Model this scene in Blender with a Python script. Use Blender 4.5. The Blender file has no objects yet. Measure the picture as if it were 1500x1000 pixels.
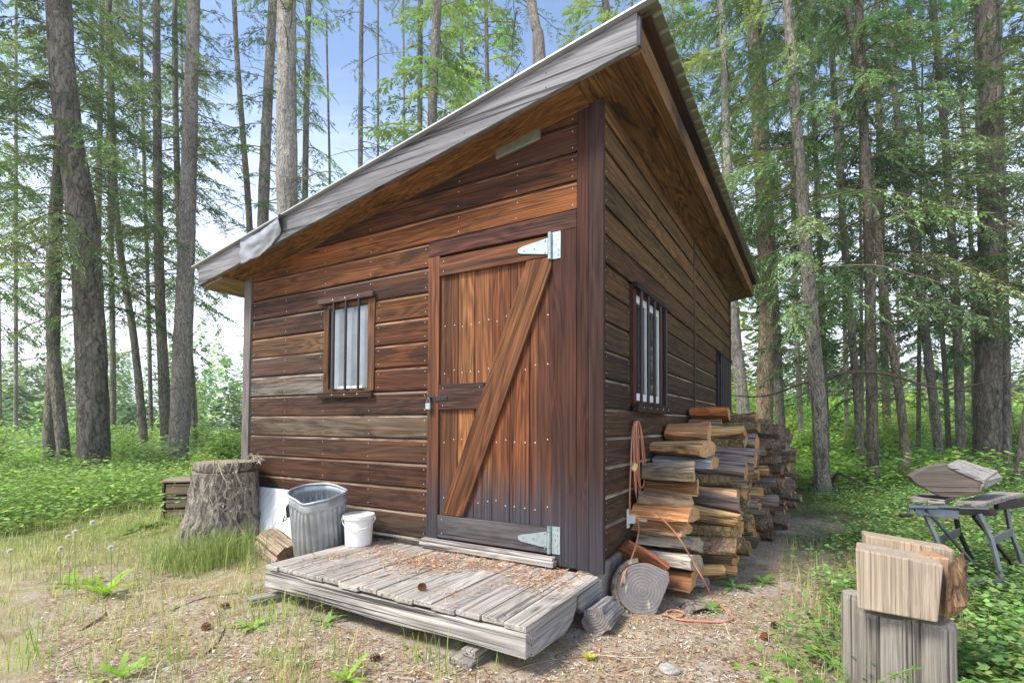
import bpy, bmesh, math, random
import numpy as np
from mathutils import Vector, Matrix, noise as mnoise
random.seed(7)
rng = np.random.default_rng(11)
scn = bpy.context.scene
COL = scn.collection
# ---------------------------------------------------------------- camera model and survey of the place
F, CY, PITCH, ROLL, YAW = 743.83, 600.06, .0279, .0047, .5343     # focal length etc. for a 1500 px wide frame
H = 1.17                                                          # camera height over the ground by the deck
C0 = np.array([.5564, 3.1697])                                    # corner of the cabin seen from the camera
DL = np.array([-math.cos(YAW), math.sin(YAW)])                    # along the front wall, to the left
DR = np.array([math.sin(YAW), math.cos(YAW)])                     # along the side wall, away


def ray(x, y):
    a = (x-750)/F; b = -(y-CY)/F
    a, b = a*math.cos(ROLL)-b*math.sin(ROLL), a*math.sin(ROLL)+b*math.cos(ROLL)
    return np.array([a, math.cos(PITCH)-b*math.sin(PITCH), math.sin(PITCH)+b*math.cos(PITCH)])


def at(x, y, depth):
    d = ray(x, y); p = d*depth/d[1]
    return np.array([p[0], p[1], p[2]+H])


def onz(x, y, z=0.0):
    d = ray(x, y); p = d*(z-H)/d[2]
    return np.array([p[0], p[1], z])


def side(x, y, u=0.0):          # -> v, z on the plane parallel to the side wall
    d = ray(x, y); t = (DL@C0+u)/(DL@d[:2]); p = d*t
    return DR@(p[:2]-C0), p[2]+H


def front(x, y, v=0.0):         # -> u, z on the plane parallel to the front wall
    d = ray(x, y); t = (DR@C0+v)/(DR@d[:2]); p = d*t
    return DL@(p[:2]-C0), p[2]+H


def uvw(u, v, z=0.0):
    p = C0+DL*u+DR*v
    return np.array([p[0], p[1], z])


def to_uv(x, y):
    q = np.array([x, y])-C0
    return DL@q, DR@q


def sm(a, b, t):
    t = min(1, max(0, (t-a)/(b-a))); return t*t*(3-2*t)


def gz(x, y):                    # ground height
    u, v = to_uv(x, y)
    z = .035*mnoise.noise(Vector((x*.9, y*.9, 0)))+.02*mnoise.noise(Vector((x*2.7, y*2.7, 4)))+.009*mnoise.noise(Vector((x*8, y*8, 9)))
    k = sm(-1.0, -.1, v)*sm(1.5, 2.3, u)*(1-sm(5.5, 7.5, u))*(1-sm(2, 5, v))
    z += .13*k
    z *= sm(.7, 1.6, math.hypot(u-.9, v+.5)) if (-.5 < u < 2.5 and -1.6 < v < .3) else 1
    if y > 13: z += .10*mnoise.noise(Vector((x*.15, y*.15, 2)))*min(4, (y-13)*.3)
    z -= 1.7*sm(13, 30, y)*(1-sm(-6, 2, x))
    z += .35*sm(10, 40, y)*sm(2, 10, x)
    return z


def lin(c):
    return tuple((v/255/12.92 if v/255 <= .04045 else ((v/255+.055)/1.055)**2.4) for v in c)


def S(r, g, b, k=1.0):           # an sRGB colour as linear albedo
    return tuple(min(.9, v*k) for v in lin((r, g, b)))


# ---------------------------------------------------------------- materials
def nodes(m):
    m.use_nodes = True; nt = m.node_tree; nt.nodes.clear()
    out = nt.nodes.new('ShaderNodeOutputMaterial')
    return nt, out


class G:                          # terse node helper
    def __init__(s, nt): s.nt = nt
    def n(s, t, **kw):
        o = s.nt.nodes.new('ShaderNode'+t)
        for k, v in kw.items():
            if k in o.inputs: o.inputs[k].default_value = v
            else: setattr(o, k, v)
        return o
    def l(s, a, b): s.nt.links.new(a, b)
    def math(s, op, a, b=None, c=None, clamp=False):
        o = s.nt.nodes.new('ShaderNodeMath'); o.operation = op; o.use_clamp = clamp
        for i, v in enumerate((a, b, c)):
            if v is None: continue
            if isinstance(v, (int, float)): o.inputs[i].default_value = v
            else: s.l(v, o.inputs[i])
        return o.outputs[0]
    def vmul(s, v, sc):
        o = s.nt.nodes.new('ShaderNodeVectorMath'); o.operation = 'MULTIPLY'
        s.l(v, o.inputs[0]); o.inputs[1].default_value = sc; return o.outputs[0]
    def vadd(s, v, w):
        o = s.nt.nodes.new('ShaderNodeVectorMath'); o.operation = 'ADD'
        s.l(v, o.inputs[0]); s.l(w, o.inputs[1]); return o.outputs[0]
    def noise(s, vec, scale=1, detail=4, rough=.55, dist=0):
        o = s.n('TexNoise'); o.inputs['Scale'].default_value = scale; o.inputs['Detail'].default_value = detail
        o.inputs['Roughness'].default_value = rough; o.inputs['Distortion'].default_value = dist
        if vec is not None: s.l(vec, o.inputs['Vector'])
        return o.outputs['Fac']
    def ramp(s, fac, pts):
        o = s.n('ValToRGB'); el = o.color_ramp.elements
        while len(el) < len(pts): el.new(.5)
        for e, (p, c) in zip(el, pts):
            e.position = p; e.color = (c, c, c, 1) if isinstance(c, (int, float)) else (*c[:3], 1)
        s.l(fac, o.inputs[0]); return o.outputs[0]
    def mix(s, fac, a, b, mode='MIX'):
        o = s.n('Mix', data_type='RGBA', blend_type=mode)
        for i, v in ((0, fac), (6, a), (7, b)):
            if isinstance(v, (int, float)): o.inputs[i].default_value = v if i == 0 else (v, v, v, 1)
            elif isinstance(v, tuple): o.inputs[i].default_value = (*v[:3], 1)
            else: s.l(v, o.inputs[i])
        return o.outputs[2]
    def bump(s, h, strength=.3, dist=.01):
        o = s.n('Bump'); o.inputs['Strength'].default_value = strength; o.inputs['Distance'].default_value = dist
        s.l(h, o.inputs['Height']); return o.outputs[0]
    def pbsdf(s, out, col, rough=.7, normal=None, metal=0, spec=.3):
        b = s.n('BsdfPrincipled'); b.inputs['Roughness'].default_value = rough; b.inputs['Metallic'].default_value = metal
        b.inputs['Specular IOR Level'].default_value = spec
        if isinstance(col, tuple): b.inputs['Base Color'].default_value = (*col[:3], 1)
        else: s.l(col, b.inputs['Base Color'])
        if normal is not None: s.l(normal, b.inputs['Normal'])
        s.l(b.outputs[0], out.inputs[0]); return b


def wood(name, axis='X', dark=.38, light=1.35, weather=(.2, .18, .16), wamt=.35, rough=.8, bump=.6, stain=None, spec=.2, cracks=.5, rings=.5, ac=70, ct=.60, streak=None, blotch=None, bl_amt=.75):
    """boards: colour of each board in the attribute 'col' (alpha shifts the grain from board to board)"""
    m = bpy.data.materials.new(name); nt, out = nodes(m); g = G(nt)
    a = g.n('Attribute', attribute_name='col')
    tc = g.n('TexCoord').outputs['Object']
    off = g.n('CombineXYZ')
    for i, k in enumerate((13.1, 27.7, 19.3)): g.l(g.math('MULTIPLY', a.outputs['Alpha'], k), off.inputs[i])
    v = g.vadd(tc, off.outputs[0])
    ax = 'XYZ'.index(axis)
    def sc(al, ac): return tuple(al if i == ax else ac for i in range(3))
    n1 = g.noise(g.vmul(v, sc(.85*ac/70, ac)), 1, 6, .66)
    n2 = g.noise(g.vmul(v, sc(.55, 6.5)), 1, 2, .5, .6)
    n3 = g.noise(g.vmul(v, sc(.8, 5)), 1, 5, .65, .5)
    n4 = g.noise(g.vmul(v, sc(.8, 42)), 1, 4, .6, .4)
    ring = g.math('SINE', g.math('MULTIPLY', n2, 75.0))
    ring = g.math('MULTIPLY_ADD', ring, .5*rings, .5)
    gr = g.math('ADD', g.math('MULTIPLY', n1, .7), g.math('MULTIPLY', ring, .3))
    k1 = g.ramp(gr, [(.33, dark*.5), (.45, .72), (.54, 1.02), (.66, light*1.15)])
    n5 = g.noise(g.vmul(v, sc(.5, 1.4)), 1, 5, .65, .8)
    c = g.mix(1, a.outputs['Color'], k1, 'MULTIPLY')
    c = g.mix(1, c, g.ramp(n5, [(.34, .62), (.5, .97), (.66, 1.22)]), 'MULTIPLY')
    if streak:                    # warm or dark long streaks that are the wood's own colour
        c = g.mix(g.ramp(n4, [(.52, 0), (.7, .6)]), c, streak)
    c = g.mix(g.math('MULTIPLY', g.ramp(n3, [(.45, 0), (.68, 1)]), wamt), c, weather)
    if blotch:                    # mould and water marks
        nb = g.noise(g.vmul(v, sc(1.6, 7)), 1, 6, .66, .9)
        c = g.mix(g.ramp(nb, [(.53, 0), (.64, bl_amt)]), c, blotch)
    vo = g.n('TexVoronoi'); vo.inputs['Scale'].default_value = 1; g.l(g.vmul(v, sc(1.3, 5.2)), vo.inputs['Vector'])
    kn = g.ramp(vo.outputs['Distance'], [(.04, .75), (.11, 0)])
    c = g.mix(kn, c, (.02, .012, .008))
    cr = g.ramp(g.noise(g.vmul(v, sc(.5, ac*.5)), 1, 4, .5, .2), [(ct, 0), (ct+.045, 1)])
    c = g.mix(g.math('MULTIPLY', cr, cracks), c, (.02, .016, .014))
    if stain:                     # splash-back weathering at the foot of the boards
        z = g.n('SeparateXYZ'); g.l(tc, z.inputs[0])
        ns = g.noise(g.vmul(v, (14, 14, 1.2)), 1, 4, .6)
        f = g.math('ADD', z.outputs[2], g.math('MULTIPLY', ns, -.55))
        f2 = g.n('MapRange'); g.l(f, f2.inputs[0]); f2.inputs[1].default_value = stain[0]; f2.inputs[2].default_value = stain[1]
        f2.inputs[3].default_value = 1; f2.inputs[4].default_value = 0
        nn = g.ramp(n1, [(.3, .4), (.7, 1.6)])
        c = g.mix(f2.outputs[0], c, g.mix(1, tuple(stain[2]), nn, 'MULTIPLY'))
    h = g.math('SUBTRACT', g.math('ADD', n1, g.math('MULTIPLY', n4, .4)), g.math('MULTIPLY', cr, 1.2*cracks))
    g.pbsdf(out, c, rough, g.bump(h, bump, .006), 0, spec)
    return m


def bark(name, c1, c2, scale=1.0, moss=0, lichen=0):
    m = bpy.data.materials.new(name); nt, out = nodes(m); g = G(nt)
    a = g.n('Attribute', attribute_name='col')
    tc = g.n('TexCoord').outputs['Object']
    oi = g.n('ObjectInfo').outputs['Random']
    off = g.n('CombineXYZ')
    for i in range(3): g.l(g.math('MULTIPLY', oi, 31.0+i*17), off.inputs[i])
    v = g.vadd(tc, off.outputs[0])
    wv = g.n('TexNoise'); wv.inputs['Scale'].default_value = 5; wv.inputs['Detail'].default_value = 3; g.l(v, wv.inputs['Vector'])
    vw = g.vadd(v, g.vmul(wv.outputs['Color'], (.2, .2, .5)))
    vo = g.n('TexVoronoi', feature='DISTANCE_TO_EDGE'); vo.inputs['Scale'].default_value = 1; g.l(g.vmul(vw, (19*scale, 19*scale, 2.6*scale)), vo.inputs['Vector'])
    n1 = g.noise(g.vmul(vw, (20*scale, 20*scale, 4.5*scale)), 1, 6, .7, .6)
    n2 = g.noise(g.vmul(v, (60, 60, 26)), 1, 4, .65)
    pl_ = g.ramp(vo.outputs['Distance'], [(.0, 0), (.22, 1)])
    n3 = g.noise(g.vmul(v, (2.2, 2.2, .8)), 1, 3, .5)
    h = g.math('ADD', g.math('ADD', n1, g.math('MULTIPLY', n2, .45)), g.math('MULTIPLY', pl_, .22))
    k = g.ramp(g.math('MULTIPLY', h, .66), [(.36, 0), (.70, 1)])
    c = g.mix(k, c1, c2)
    c = g.mix(g.ramp(n3, [(.4, 0), (.7, .45)]), c, tuple(.6*x for x in c1))
    if moss: c = g.mix(g.math('MULTIPLY', g.ramp(g.noise(g.vmul(v, (3, 3, 1.2)), 1, 5, .65), [(.5, 0), (.66, 1)]), moss), c, (.045, .06, .016))
    if lichen: c = g.mix(g.math('MULTIPLY', g.ramp(g.noise(g.vmul(v, (22, 22, 13)), 1, 3, .6), [(.55, 0), (.63, 1)]), lichen), c, (.32, .34, .28))
    c = g.mix(1, c, a.outputs['Color'], 'MULTIPLY')
    g.pbsdf(out, c, .9, g.bump(h, 1.0, .05/scale), 0, .15)
    return m


def leaf(name, trans=.35, rough=.55, hue=True):
    m = bpy.data.materials.new(name); nt, out = nodes(m); g = G(nt)
    a = g.n('Attribute', attribute_name='col')
    c = a.outputs['Color']
    if hue:
        oi = g.n('ObjectInfo').outputs['Random']
        hs = g.n('HueSaturation'); g.l(c, hs.inputs['Color'])
        g.l(g.math('MULTIPLY_ADD', oi, .04, .478), hs.inputs['Hue'])
        g.l(g.math('MULTIPLY_ADD', oi, .35, .82), hs.inputs['Value'])
        c = hs.outputs[0]
    d = g.n('BsdfPrincipled'); g.l(c, d.inputs['Base Color']); d.inputs['Roughness'].default_value = rough
    d.inputs['Specular IOR Level'].default_value = .25
    t = g.n('BsdfTranslucent'); g.l(g.mix(1, c, (1.12, 1.22, .75), 'MULTIPLY'), t.inputs[0])
    mx = g.n('MixShader'); mx.inputs[0].default_value = trans
    g.l(d.outputs[0], mx.inputs[1]); g.l(t.outputs[0], mx.inputs[2]); g.l(mx.outputs[0], out.inputs[0])
    return m


def plain(name, col, rough=.5, metal=0, spec=.4, var=.25, scale=9, bump=.1, col2=None, attr=False, stretch=(1, 1, 1)):
    m = bpy.data.materials.new(name); nt, out = nodes(m); g = G(nt)
    tc = g.vmul(g.n('TexCoord').outputs['Object'], stretch)
    n = g.noise(tc, scale, 6, .62, .3)
    base = g.n('Attribute', attribute_name='col').outputs['Color'] if attr else col
    if col2: c = g.mix(g.ramp(n, [(.42, 0), (.66, 1)]), base, col2)
    else: c = g.mix(1, base, g.ramp(n, [(.25, 1-var), (.75, 1+var)]), 'MULTIPLY')
    b = g.pbsdf(out, c, rough, g.bump(n, bump, .01), metal, spec)
    return m


M = {}
M['siding'] = wood('weathered_siding', 'X', weather=S(120, 84, 58, .6), wamt=.32, ac=85, blotch=S(38, 27, 22), bl_amt=.7, streak=S(150, 92, 48, .55), cracks=.35)
M['siding_side'] = wood('side_siding', 'Y', weather=S(104, 78, 48, .6), wamt=.3, ac=85, blotch=S(40, 29, 21), bl_amt=.6, streak=S(118, 88, 50, .7), cracks=.25, spec=.2)
M['door_wood'] = wood('door_wood', 'Z', dark=.34, light=1.5, weather=S(66, 46, 34), wamt=.55, streak=S(176, 112, 62, .6), stain=(.28, .62, S(66, 62, 64)), cracks=.35)
M['casing_wood'] = wood('casing_wood', 'Z', dark=.45, light=1.35, weather=S(58, 44, 36), wamt=.5, streak=S(104, 68, 46, .6), stain=(.2, .66, S(58, 54, 58)), cracks=.3)
M['brace_wood'] = wood('brace_wood', 'X', dark=.45, light=1.45, weather=S(75, 52, 38), wamt=.45, streak=S(150, 104, 62), cracks=.4)
M['rail_wood'] = wood('rail_wood', 'X', dark=.4, light=1.4, weather=S(80, 60, 50), wamt=.4, cracks=.45)
M['grey_x'] = wood('grey_wood_lengthwise', 'X', dark=.5, light=1.25, weather=S(120, 116, 112), wamt=.4, cracks=.85, rings=.3, ac=95, ct=.575)
M['grey_y'] = wood('grey_wood_crosswise', 'Y', dark=.5, light=1.25, weather=S(176, 164, 148), wamt=.4, cracks=.55, rings=.3, ac=90, ct=.615)
M['grey_z'] = wood('grey_wood_upright', 'Z', dark=.5, light=1.25, weather=S(120, 112, 104), wamt=.5, cracks=.6, rings=.3)
M['sawn_z'] = wood('sawn_block', 'Z', dark=.86, light=1.05, weather=S(186, 170, 148), wamt=.5, cracks=.35, rings=.05, ac=130, ct=.62)
M['fascia_wood'] = wood('fascia_wood', 'X', dark=.62, light=1.15, weather=S(128, 126, 126), wamt=.4, cracks=.8, rings=.15, ac=80, ct=.60)
M['block_z'] = wood('block_wood_upright', 'Z', dark=.5, light=1.25, weather=S(164, 154, 138), wamt=.5, cracks=.7, rings=.15, ac=120, ct=.605)
M['soffit'] = wood('soffit_wood', 'X', dark=.5, light=1.35, weather=S(96, 66, 36), wamt=.5, streak=S(150, 96, 44), blotch=S(44, 30, 20), cracks=.15)
M['soffit_y'] = wood('soffit_wood_side', 'Y', dark=.5, light=1.35, weather=S(90, 62, 34), wamt=.5, streak=S(140, 90, 42), blotch=S(36, 26, 17), cracks=.15)
M['log_side'] = wood('split_wood', 'X', dark=.42, light=1.35, weather=S(110, 96, 84), wamt=.4, cracks=.6, bump=.6)
M['log_end'] = plain('cut_end', S(170, 140, 105), .8, var=.4, scale=25, bump=.4, attr=True)
M['metal_zinc'] = plain('galvanised', S(164, 168, 170), .52, .7, .5, var=.28, scale=7, bump=.05)
M['hinge'] = plain('zinc_hinge', S(158, 172, 168), .45, .55, .5, var=.3, scale=20, bump=.02)
M['steel'] = plain('worn_steel', S(120, 124, 132), .45, .7, .5, var=.3, scale=14, bump=.05)
M['dark_steel'] = plain('dark_steel', S(52, 44, 44), .5, .4, .5, var=.3, scale=20, bump=.08)
M['roof_metal'] = plain('roof_metal', S(128, 130, 106), .5, .3, .5, var=.2, scale=5, bump=.03)
M['drip'] = plain('drip_metal', S(176, 178, 178), .45, .4, .5, var=.15, scale=5, bump=.02)
M['white_plastic'] = plain('white_plastic', S(226, 225, 220), .4, 0, .5, var=.14, scale=9, bump=.03)
M['white_paint'] = plain('white_paint', S(240, 240, 242), .5, 0, .4, scale=9, bump=.1, col2=S(222, 220, 216), stretch=(1, 4, .5), var=.1)
M['tarp'] = plain('grey_sheet', S(146, 148, 150), .45, .3, .5, var=.2, scale=9, bump=.15)
M['tape'] = plain('green_tape', S(104, 104, 84), .35, .1, .5, var=.25, scale=16, bump=.15)
M['glass'] = plain('filmed_glass', S(126, 132, 136), .10, 0, .8, var=.3, scale=4, bump=.01)
M['dark_glass'] = plain('dark_glass', S(46, 52, 52), .07, 0, .8, var=.25, scale=3, bump=.01)
M['cord'] = plain('orange_cord', S(198, 132, 98), .5, 0, .4, var=.15, scale=30, bump=.02)
M['tag_yellow'] = plain('yellow_tag', S(205, 190, 120), .5)
M['nail'] = plain('nail_head', S(190, 190, 188), .35, .6, .5, var=.1)
M['stone'] = plain('foundation_stone', S(134, 126, 116), .85, 0, .2, var=.5, scale=14, bump=.6)
M['rock'] = plain('grey_rock', S(165, 160, 152), .85, 0, .2, var=.3, scale=18, bump=.5)
M['bark_fir'] = bark('fir_bark', S(50, 45, 38), S(172, 163, 147), 1.0, moss=.35)
M['bark_big'] = bark('old_fir_bark', S(46, 40, 34), S(162, 152, 135), .62, moss=.2)
M['bark_grey'] = bark('pale_bark', S(80, 72, 66), S(206, 198, 186), 1.25, moss=.08, lichen=.45)
M['bark_red'] = bark('red_bark', S(66, 50, 38), S(180, 150, 118), 1.0)
M['bark_rough'] = bark('rough_torn_bark', S(60, 40, 30), S(206, 160, 116), 1.3)
M['stump_bark'] = bark('stump_bark', S(46, 40, 36), S(190, 178, 162), .9, moss=.2, lichen=.2)
M['bark_log'] = bark('log_bark', S(84, 72, 62), S(176, 158, 138), 1.6)
M['twig'] = plain('twig_wood', S(92, 80, 66), .85, 0, .2, var=.35, scale=12, bump=.3, attr=True)
M['needles'] = leaf('conifer_needles', .26)
M['leaves'] = leaf('broad_leaves', .42)
M['groundleaf'] = leaf('low_leaves', .4, hue=False)
M['litter'] = plain('litter', S(150, 100, 60), .85, 0, .15, var=.3, scale=40, bump=.05, attr=True)
def rings_mat():
    m = bpy.data.materials.new('growth_rings'); nt, out = nodes(m); g = G(nt)
    tc = g.n('TexCoord').outputs['Object']; n = g.noise(tc, 9, 5, .6, .3)
    wv = g.n('TexNoise'); wv.inputs['Scale'].default_value = 6; g.l(tc, wv.inputs['Vector'])
    v = g.vadd(tc, g.vmul(wv.outputs['Color'], (.02, .02, .02)))
    le = g.n('VectorMath', operation='LENGTH'); g.l(v, le.inputs[0])
    s = g.math('SINE', g.math('MULTIPLY', le.outputs['Value'], 330))
    c = g.mix(g.math('MULTIPLY_ADD', s, .14, .5), S(102, 98, 97), S(140, 133, 128))
    c = g.mix(g.ramp(n, [(.42, 0), (.7, .7)]), c, S(92, 88, 90))
    an = g.noise(g.vmul(tc, (5, 5, 5)), 1, 2, .5, 1.5); c = g.mix(g.ramp(an, [(.495, 0), (.5, .25), (.505, 0)]), c, S(52, 46, 44))
    st = g.noise(g.vmul(tc, (7, 7, 2.2)), 1, 2, .4, .6); c = g.mix(g.ramp(st, [(.66, 0), (.70, .8)]), c, S(206, 196, 160))
    g.pbsdf(out, c, .85, g.bump(g.math('ADD', n, g.math('MULTIPLY', s, .2)), .4, .01), 0, .2); return m
def log_rings():
    m = bpy.data.materials.new('cut_end_rings'); nt, out = nodes(m); g = G(nt)
    a = g.n('Attribute', attribute_name='col').outputs['Color']; tc = g.n('TexCoord').outputs['Object']
    n = g.noise(tc, 30, 5, .65, .3); oi = g.n('ObjectInfo').outputs['Random']
    off = g.n('CombineXYZ'); g.l(g.math('MULTIPLY_ADD', oi, .12, -.06), off.inputs[1]); off.inputs[2].default_value = -.04
    le = g.n('VectorMath', operation='LENGTH'); g.l(g.vmul(g.vadd(tc, off.outputs[0]), (0, 1, 1)), le.inputs[0])
    s = g.math('SINE', g.math('MULTIPLY_ADD', le.outputs['Value'], 420, g.math('MULTIPLY', n, 3)))
    c = g.mix(1, a, g.ramp(n, [(.3, .55), (.7, 1.25)]), 'MULTIPLY')
    c = g.mix(g.math('MULTIPLY_ADD', s, .22, .22), c, S(96, 66, 44))
    k = g.noise(g.vmul(tc, (1, 34, 6)), 1, 3, .5, .4); c = g.mix(g.ramp(k, [(.62, 0), (.67, .85)]), c, (.02, .014, .01))
    g.pbsdf(out, c, .85, g.bump(g.math('ADD', n, g.math('MULTIPLY', s, .15)), .6, .01), 0, .15); return m
M['log_rings'] = log_rings()
M['rings'] = rings_mat()
M['fluff'] = plain('seed_fluff', S(246, 240, 222), .9, 0, .1, var=.05)


# ---------------------------------------------------------------- mesh builder
class MB:
    def __init__(s): s.v = []; s.f = []; s.m = []; s.c = []
    def add(s, vs, fs, mat=0, col=(1, 1, 1, 0)):
        b = len(s.v); s.v += [tuple(map(float, p)) for p in vs]
        col = tuple(col) if len(col) == 4 else (*col, random.random())
        for f in fs: s.f.append(tuple(i+b for i in f)); s.m.append(mat); s.c.append(col)
    def box(s, x0, x1, y0, y1, z0, z1, mat=0, col=(1, 1, 1, 0), xf=None, jit=0):
        vs = [(x, y, z) for x in (x0, x1) for y in (y0, y1) for z in (z0, z1)]
        if jit: vs = [tuple(q+random.uniform(-jit, jit) for q in p) for p in vs]
        if xf: vs = [xf(p) for p in vs]
        s.add(vs, [(0, 1, 3, 2), (4, 6, 7, 5), (0, 4, 5, 1), (2, 3, 7, 6), (0, 2, 6, 4), (1, 5, 7, 3)], mat, col)
    def prism(s, poly, d, mat=0, col=(1, 1, 1, 0)):     # 3-D polygon swept by the vector d
        n = len(poly); a = [np.array(p, float) for p in poly]; d = np.array(d, float)
        s.add(a+[p+d for p in a], [tuple(range(n))[::-1], tuple(range(n, 2*n))]+[(i, (i+1) % n, n+(i+1) % n, n+i) for i in range(n)], mat, col)
    def tube(s, pts, rad, n=8, mat=0, col=(1, 1, 1, 0), caps=True, capmat=None, rough=0, twist=0):
        pts = [np.array(p, float) for p in pts]
        if isinstance(rad, (int, float)): rad = [rad]*len(pts)
        vs = []; up = None
        for i, p in enumerate(pts):
            t = pts[min(i+1, len(pts)-1)]-pts[max(i-1, 0)]; t = t/(np.linalg.norm(t)+1e-12)
            if up is None: up = np.array([0, 0, 1.]) if abs(t[2]) < .9 else np.array([1., 0, 0])
            a = np.cross(t, up); a /= np.linalg.norm(a)+1e-12; b = np.cross(a, t); up = b
            for k in range(n):
                th = 2*math.pi*k/n+twist
                r = rad[i]*(1+(random.uniform(-rough, rough) if rough else 0))
                vs.append(p+a*r*math.cos(th)+b*r*math.sin(th))
        fs = [(i*n+k, i*n+(k+1) % n, (i+1)*n+(k+1) % n, (i+1)*n+k) for i in range(len(pts)-1) for k in range(n)]
        s.add(vs, fs, mat, col)
        if caps:
            m = mat if capmat is None else capmat
            s.add(vs[:n], [tuple(range(n))[::-1]], m, col); s.add(vs[-n:], [tuple(range(n))], m, col)
    def lathe(s, prof, n=24, mat=0, col=(1, 1, 1, 0), fn=None):
        vs = []
        for r, z in prof:
            for k in range(n):
                th = 2*math.pi*k/n; p = (r*math.cos(th), r*math.sin(th), z)
                vs.append(fn(p, th) if fn else p)
        s.add(vs, [(i*n+k, i*n+(k+1) % n, (i+1)*n+(k+1) % n, (i+1)*n+k) for i in range(len(prof)-1) for k in range(n)], mat, col)
    def cap(s, r, z, n=24, mat=0, col=(1, 1, 1, 0), fn=None):
        vs = [(r*math.cos(2*math.pi*k/n), r*math.sin(2*math.pi*k/n), z) for k in range(n)]
        if fn: vs = [fn(p, 2*math.pi*k/n) for k, p in enumerate(vs)]
        s.add(vs, [tuple(range(n))], mat, col)
    def build(s, name, mats, parent=None, smooth=False, bevel=0, loc=None, rot=None, clip=None, fixn=True):
        me = bpy.data.meshes.new(name)
        me.from_pydata(s.v, [], s.f)
        me.polygons.foreach_set('material_index', s.m)
        ca = me.color_attributes.new('col', 'FLOAT_COLOR', 'CORNER')
        cnt = np.empty(len(me.polygons), dtype=np.int32); me.polygons.foreach_get('loop_total', cnt)
        ca.data.foreach_set('color', np.repeat(np.array(s.c, dtype=np.float32), cnt, axis=0).ravel())
        if fixn or clip:
            bm = bmesh.new(); bm.from_mesh(me)
            if clip:
                for co, no in clip:
                    geom = bm.verts[:]+bm.edges[:]+bm.faces[:]
                    r = bmesh.ops.bisect_plane(bm, geom=geom, plane_co=co, plane_no=no, clear_outer=True)
            if fixn: bmesh.ops.recalc_face_normals(bm, faces=bm.faces)
            bm.to_mesh(me); bm.free()
        return link(name, me, mats, parent, smooth, bevel, loc, rot)


def link(name, me, mats, parent=None, smooth=False, bevel=0, loc=None, rot=None):
    for m in (mats if isinstance(mats, (list, tuple)) else [mats]): me.materials.append(M[m] if isinstance(m, str) else m)
    if smooth: me.polygons.foreach_set('use_smooth', [True]*len(me.polygons))
    o = bpy.data.objects.new(name, me); COL.objects.link(o)
    if parent: o.parent = parent
    if loc is not None: o.location = loc
    if rot is not None: o.rotation_euler = rot
    if bevel:
        b = o.modifiers.new('soft_edges', 'BEVEL'); b.width = bevel; b.segments = 2; b.limit_method = 'ANGLE'; b.angle_limit = .7
        b.harden_normals = False
    return o


def quads(name, P, Cc, mats, mi=None, parent=None, per=4):
    """fast mesh of separate quads: P (n,per,3), colours (n,3)"""
    n = len(P); me = bpy.data.meshes.new(name)
    me.vertices.add(n*per); me.vertices.foreach_set('co', np.ascontiguousarray(P, dtype=np.float32).ravel())
    me.loops.add(n*per); me.loops.foreach_set('vertex_index', np.arange(n*per, dtype=np.int32))
    me.polygons.add(n); me.polygons.foreach_set('loop_start', np.arange(0, n*per, per, dtype=np.int32))
    if mi is not None: me.polygons.foreach_set('material_index', np.asarray(mi, dtype=np.int32))
    me.update(calc_edges=True)
    ca = me.color_attributes.new('col', 'FLOAT_COLOR', 'CORNER')
    cc = np.ones((n, per, 4), dtype=np.float32); cc[:, :, :3] = np.asarray(Cc, dtype=np.float32)[:, None, :]
    ca.data.foreach_set('color', cc.ravel())
    if mats is None: return me
    return link(name, me, mats, parent)


def tag(o, label, cat, group=None, kind=None):
    if label: o['label'] = label
    if cat: o['category'] = cat
    if group: o['group'] = group
    if kind: o['kind'] = kind
    return o


def empty(name, loc, rz=0, label=None, cat=None, group=None):
    o = bpy.data.objects.new(name, None); COL.objects.link(o); o.empty_display_size = .2
    o.location = tuple(map(float, loc)); o.rotation_euler = (0, 0, rz)
    return tag(o, label, cat, group)


def dup(root, loc, rot=None, scale=None, label=None, group=None):
    r = root.copy(); COL.objects.link(r); r.location = tuple(map(float, loc))
    if rot is not None: r.rotation_euler = rot
    if scale is not None: r.scale = scale if not isinstance(scale, (int, float)) else (scale,)*3
    if label: r['label'] = label
    if group: r['group'] = group
    for ch in list(root.children):
        c = ch.copy(); COL.objects.link(c); c.parent = r
        for gch in list(ch.children):
            d = gch.copy(); COL.objects.link(d); d.parent = c
    return r


def warm(c): return (c[0]*1.06, c[1]*.92, c[2]*.80)


def jc(c, j=.12):
    k = 1+random.uniform(-j, j); return tuple(min(.95, max(.002, x*k*(1+random.uniform(-j, j)*.3))) for x in c)
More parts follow.
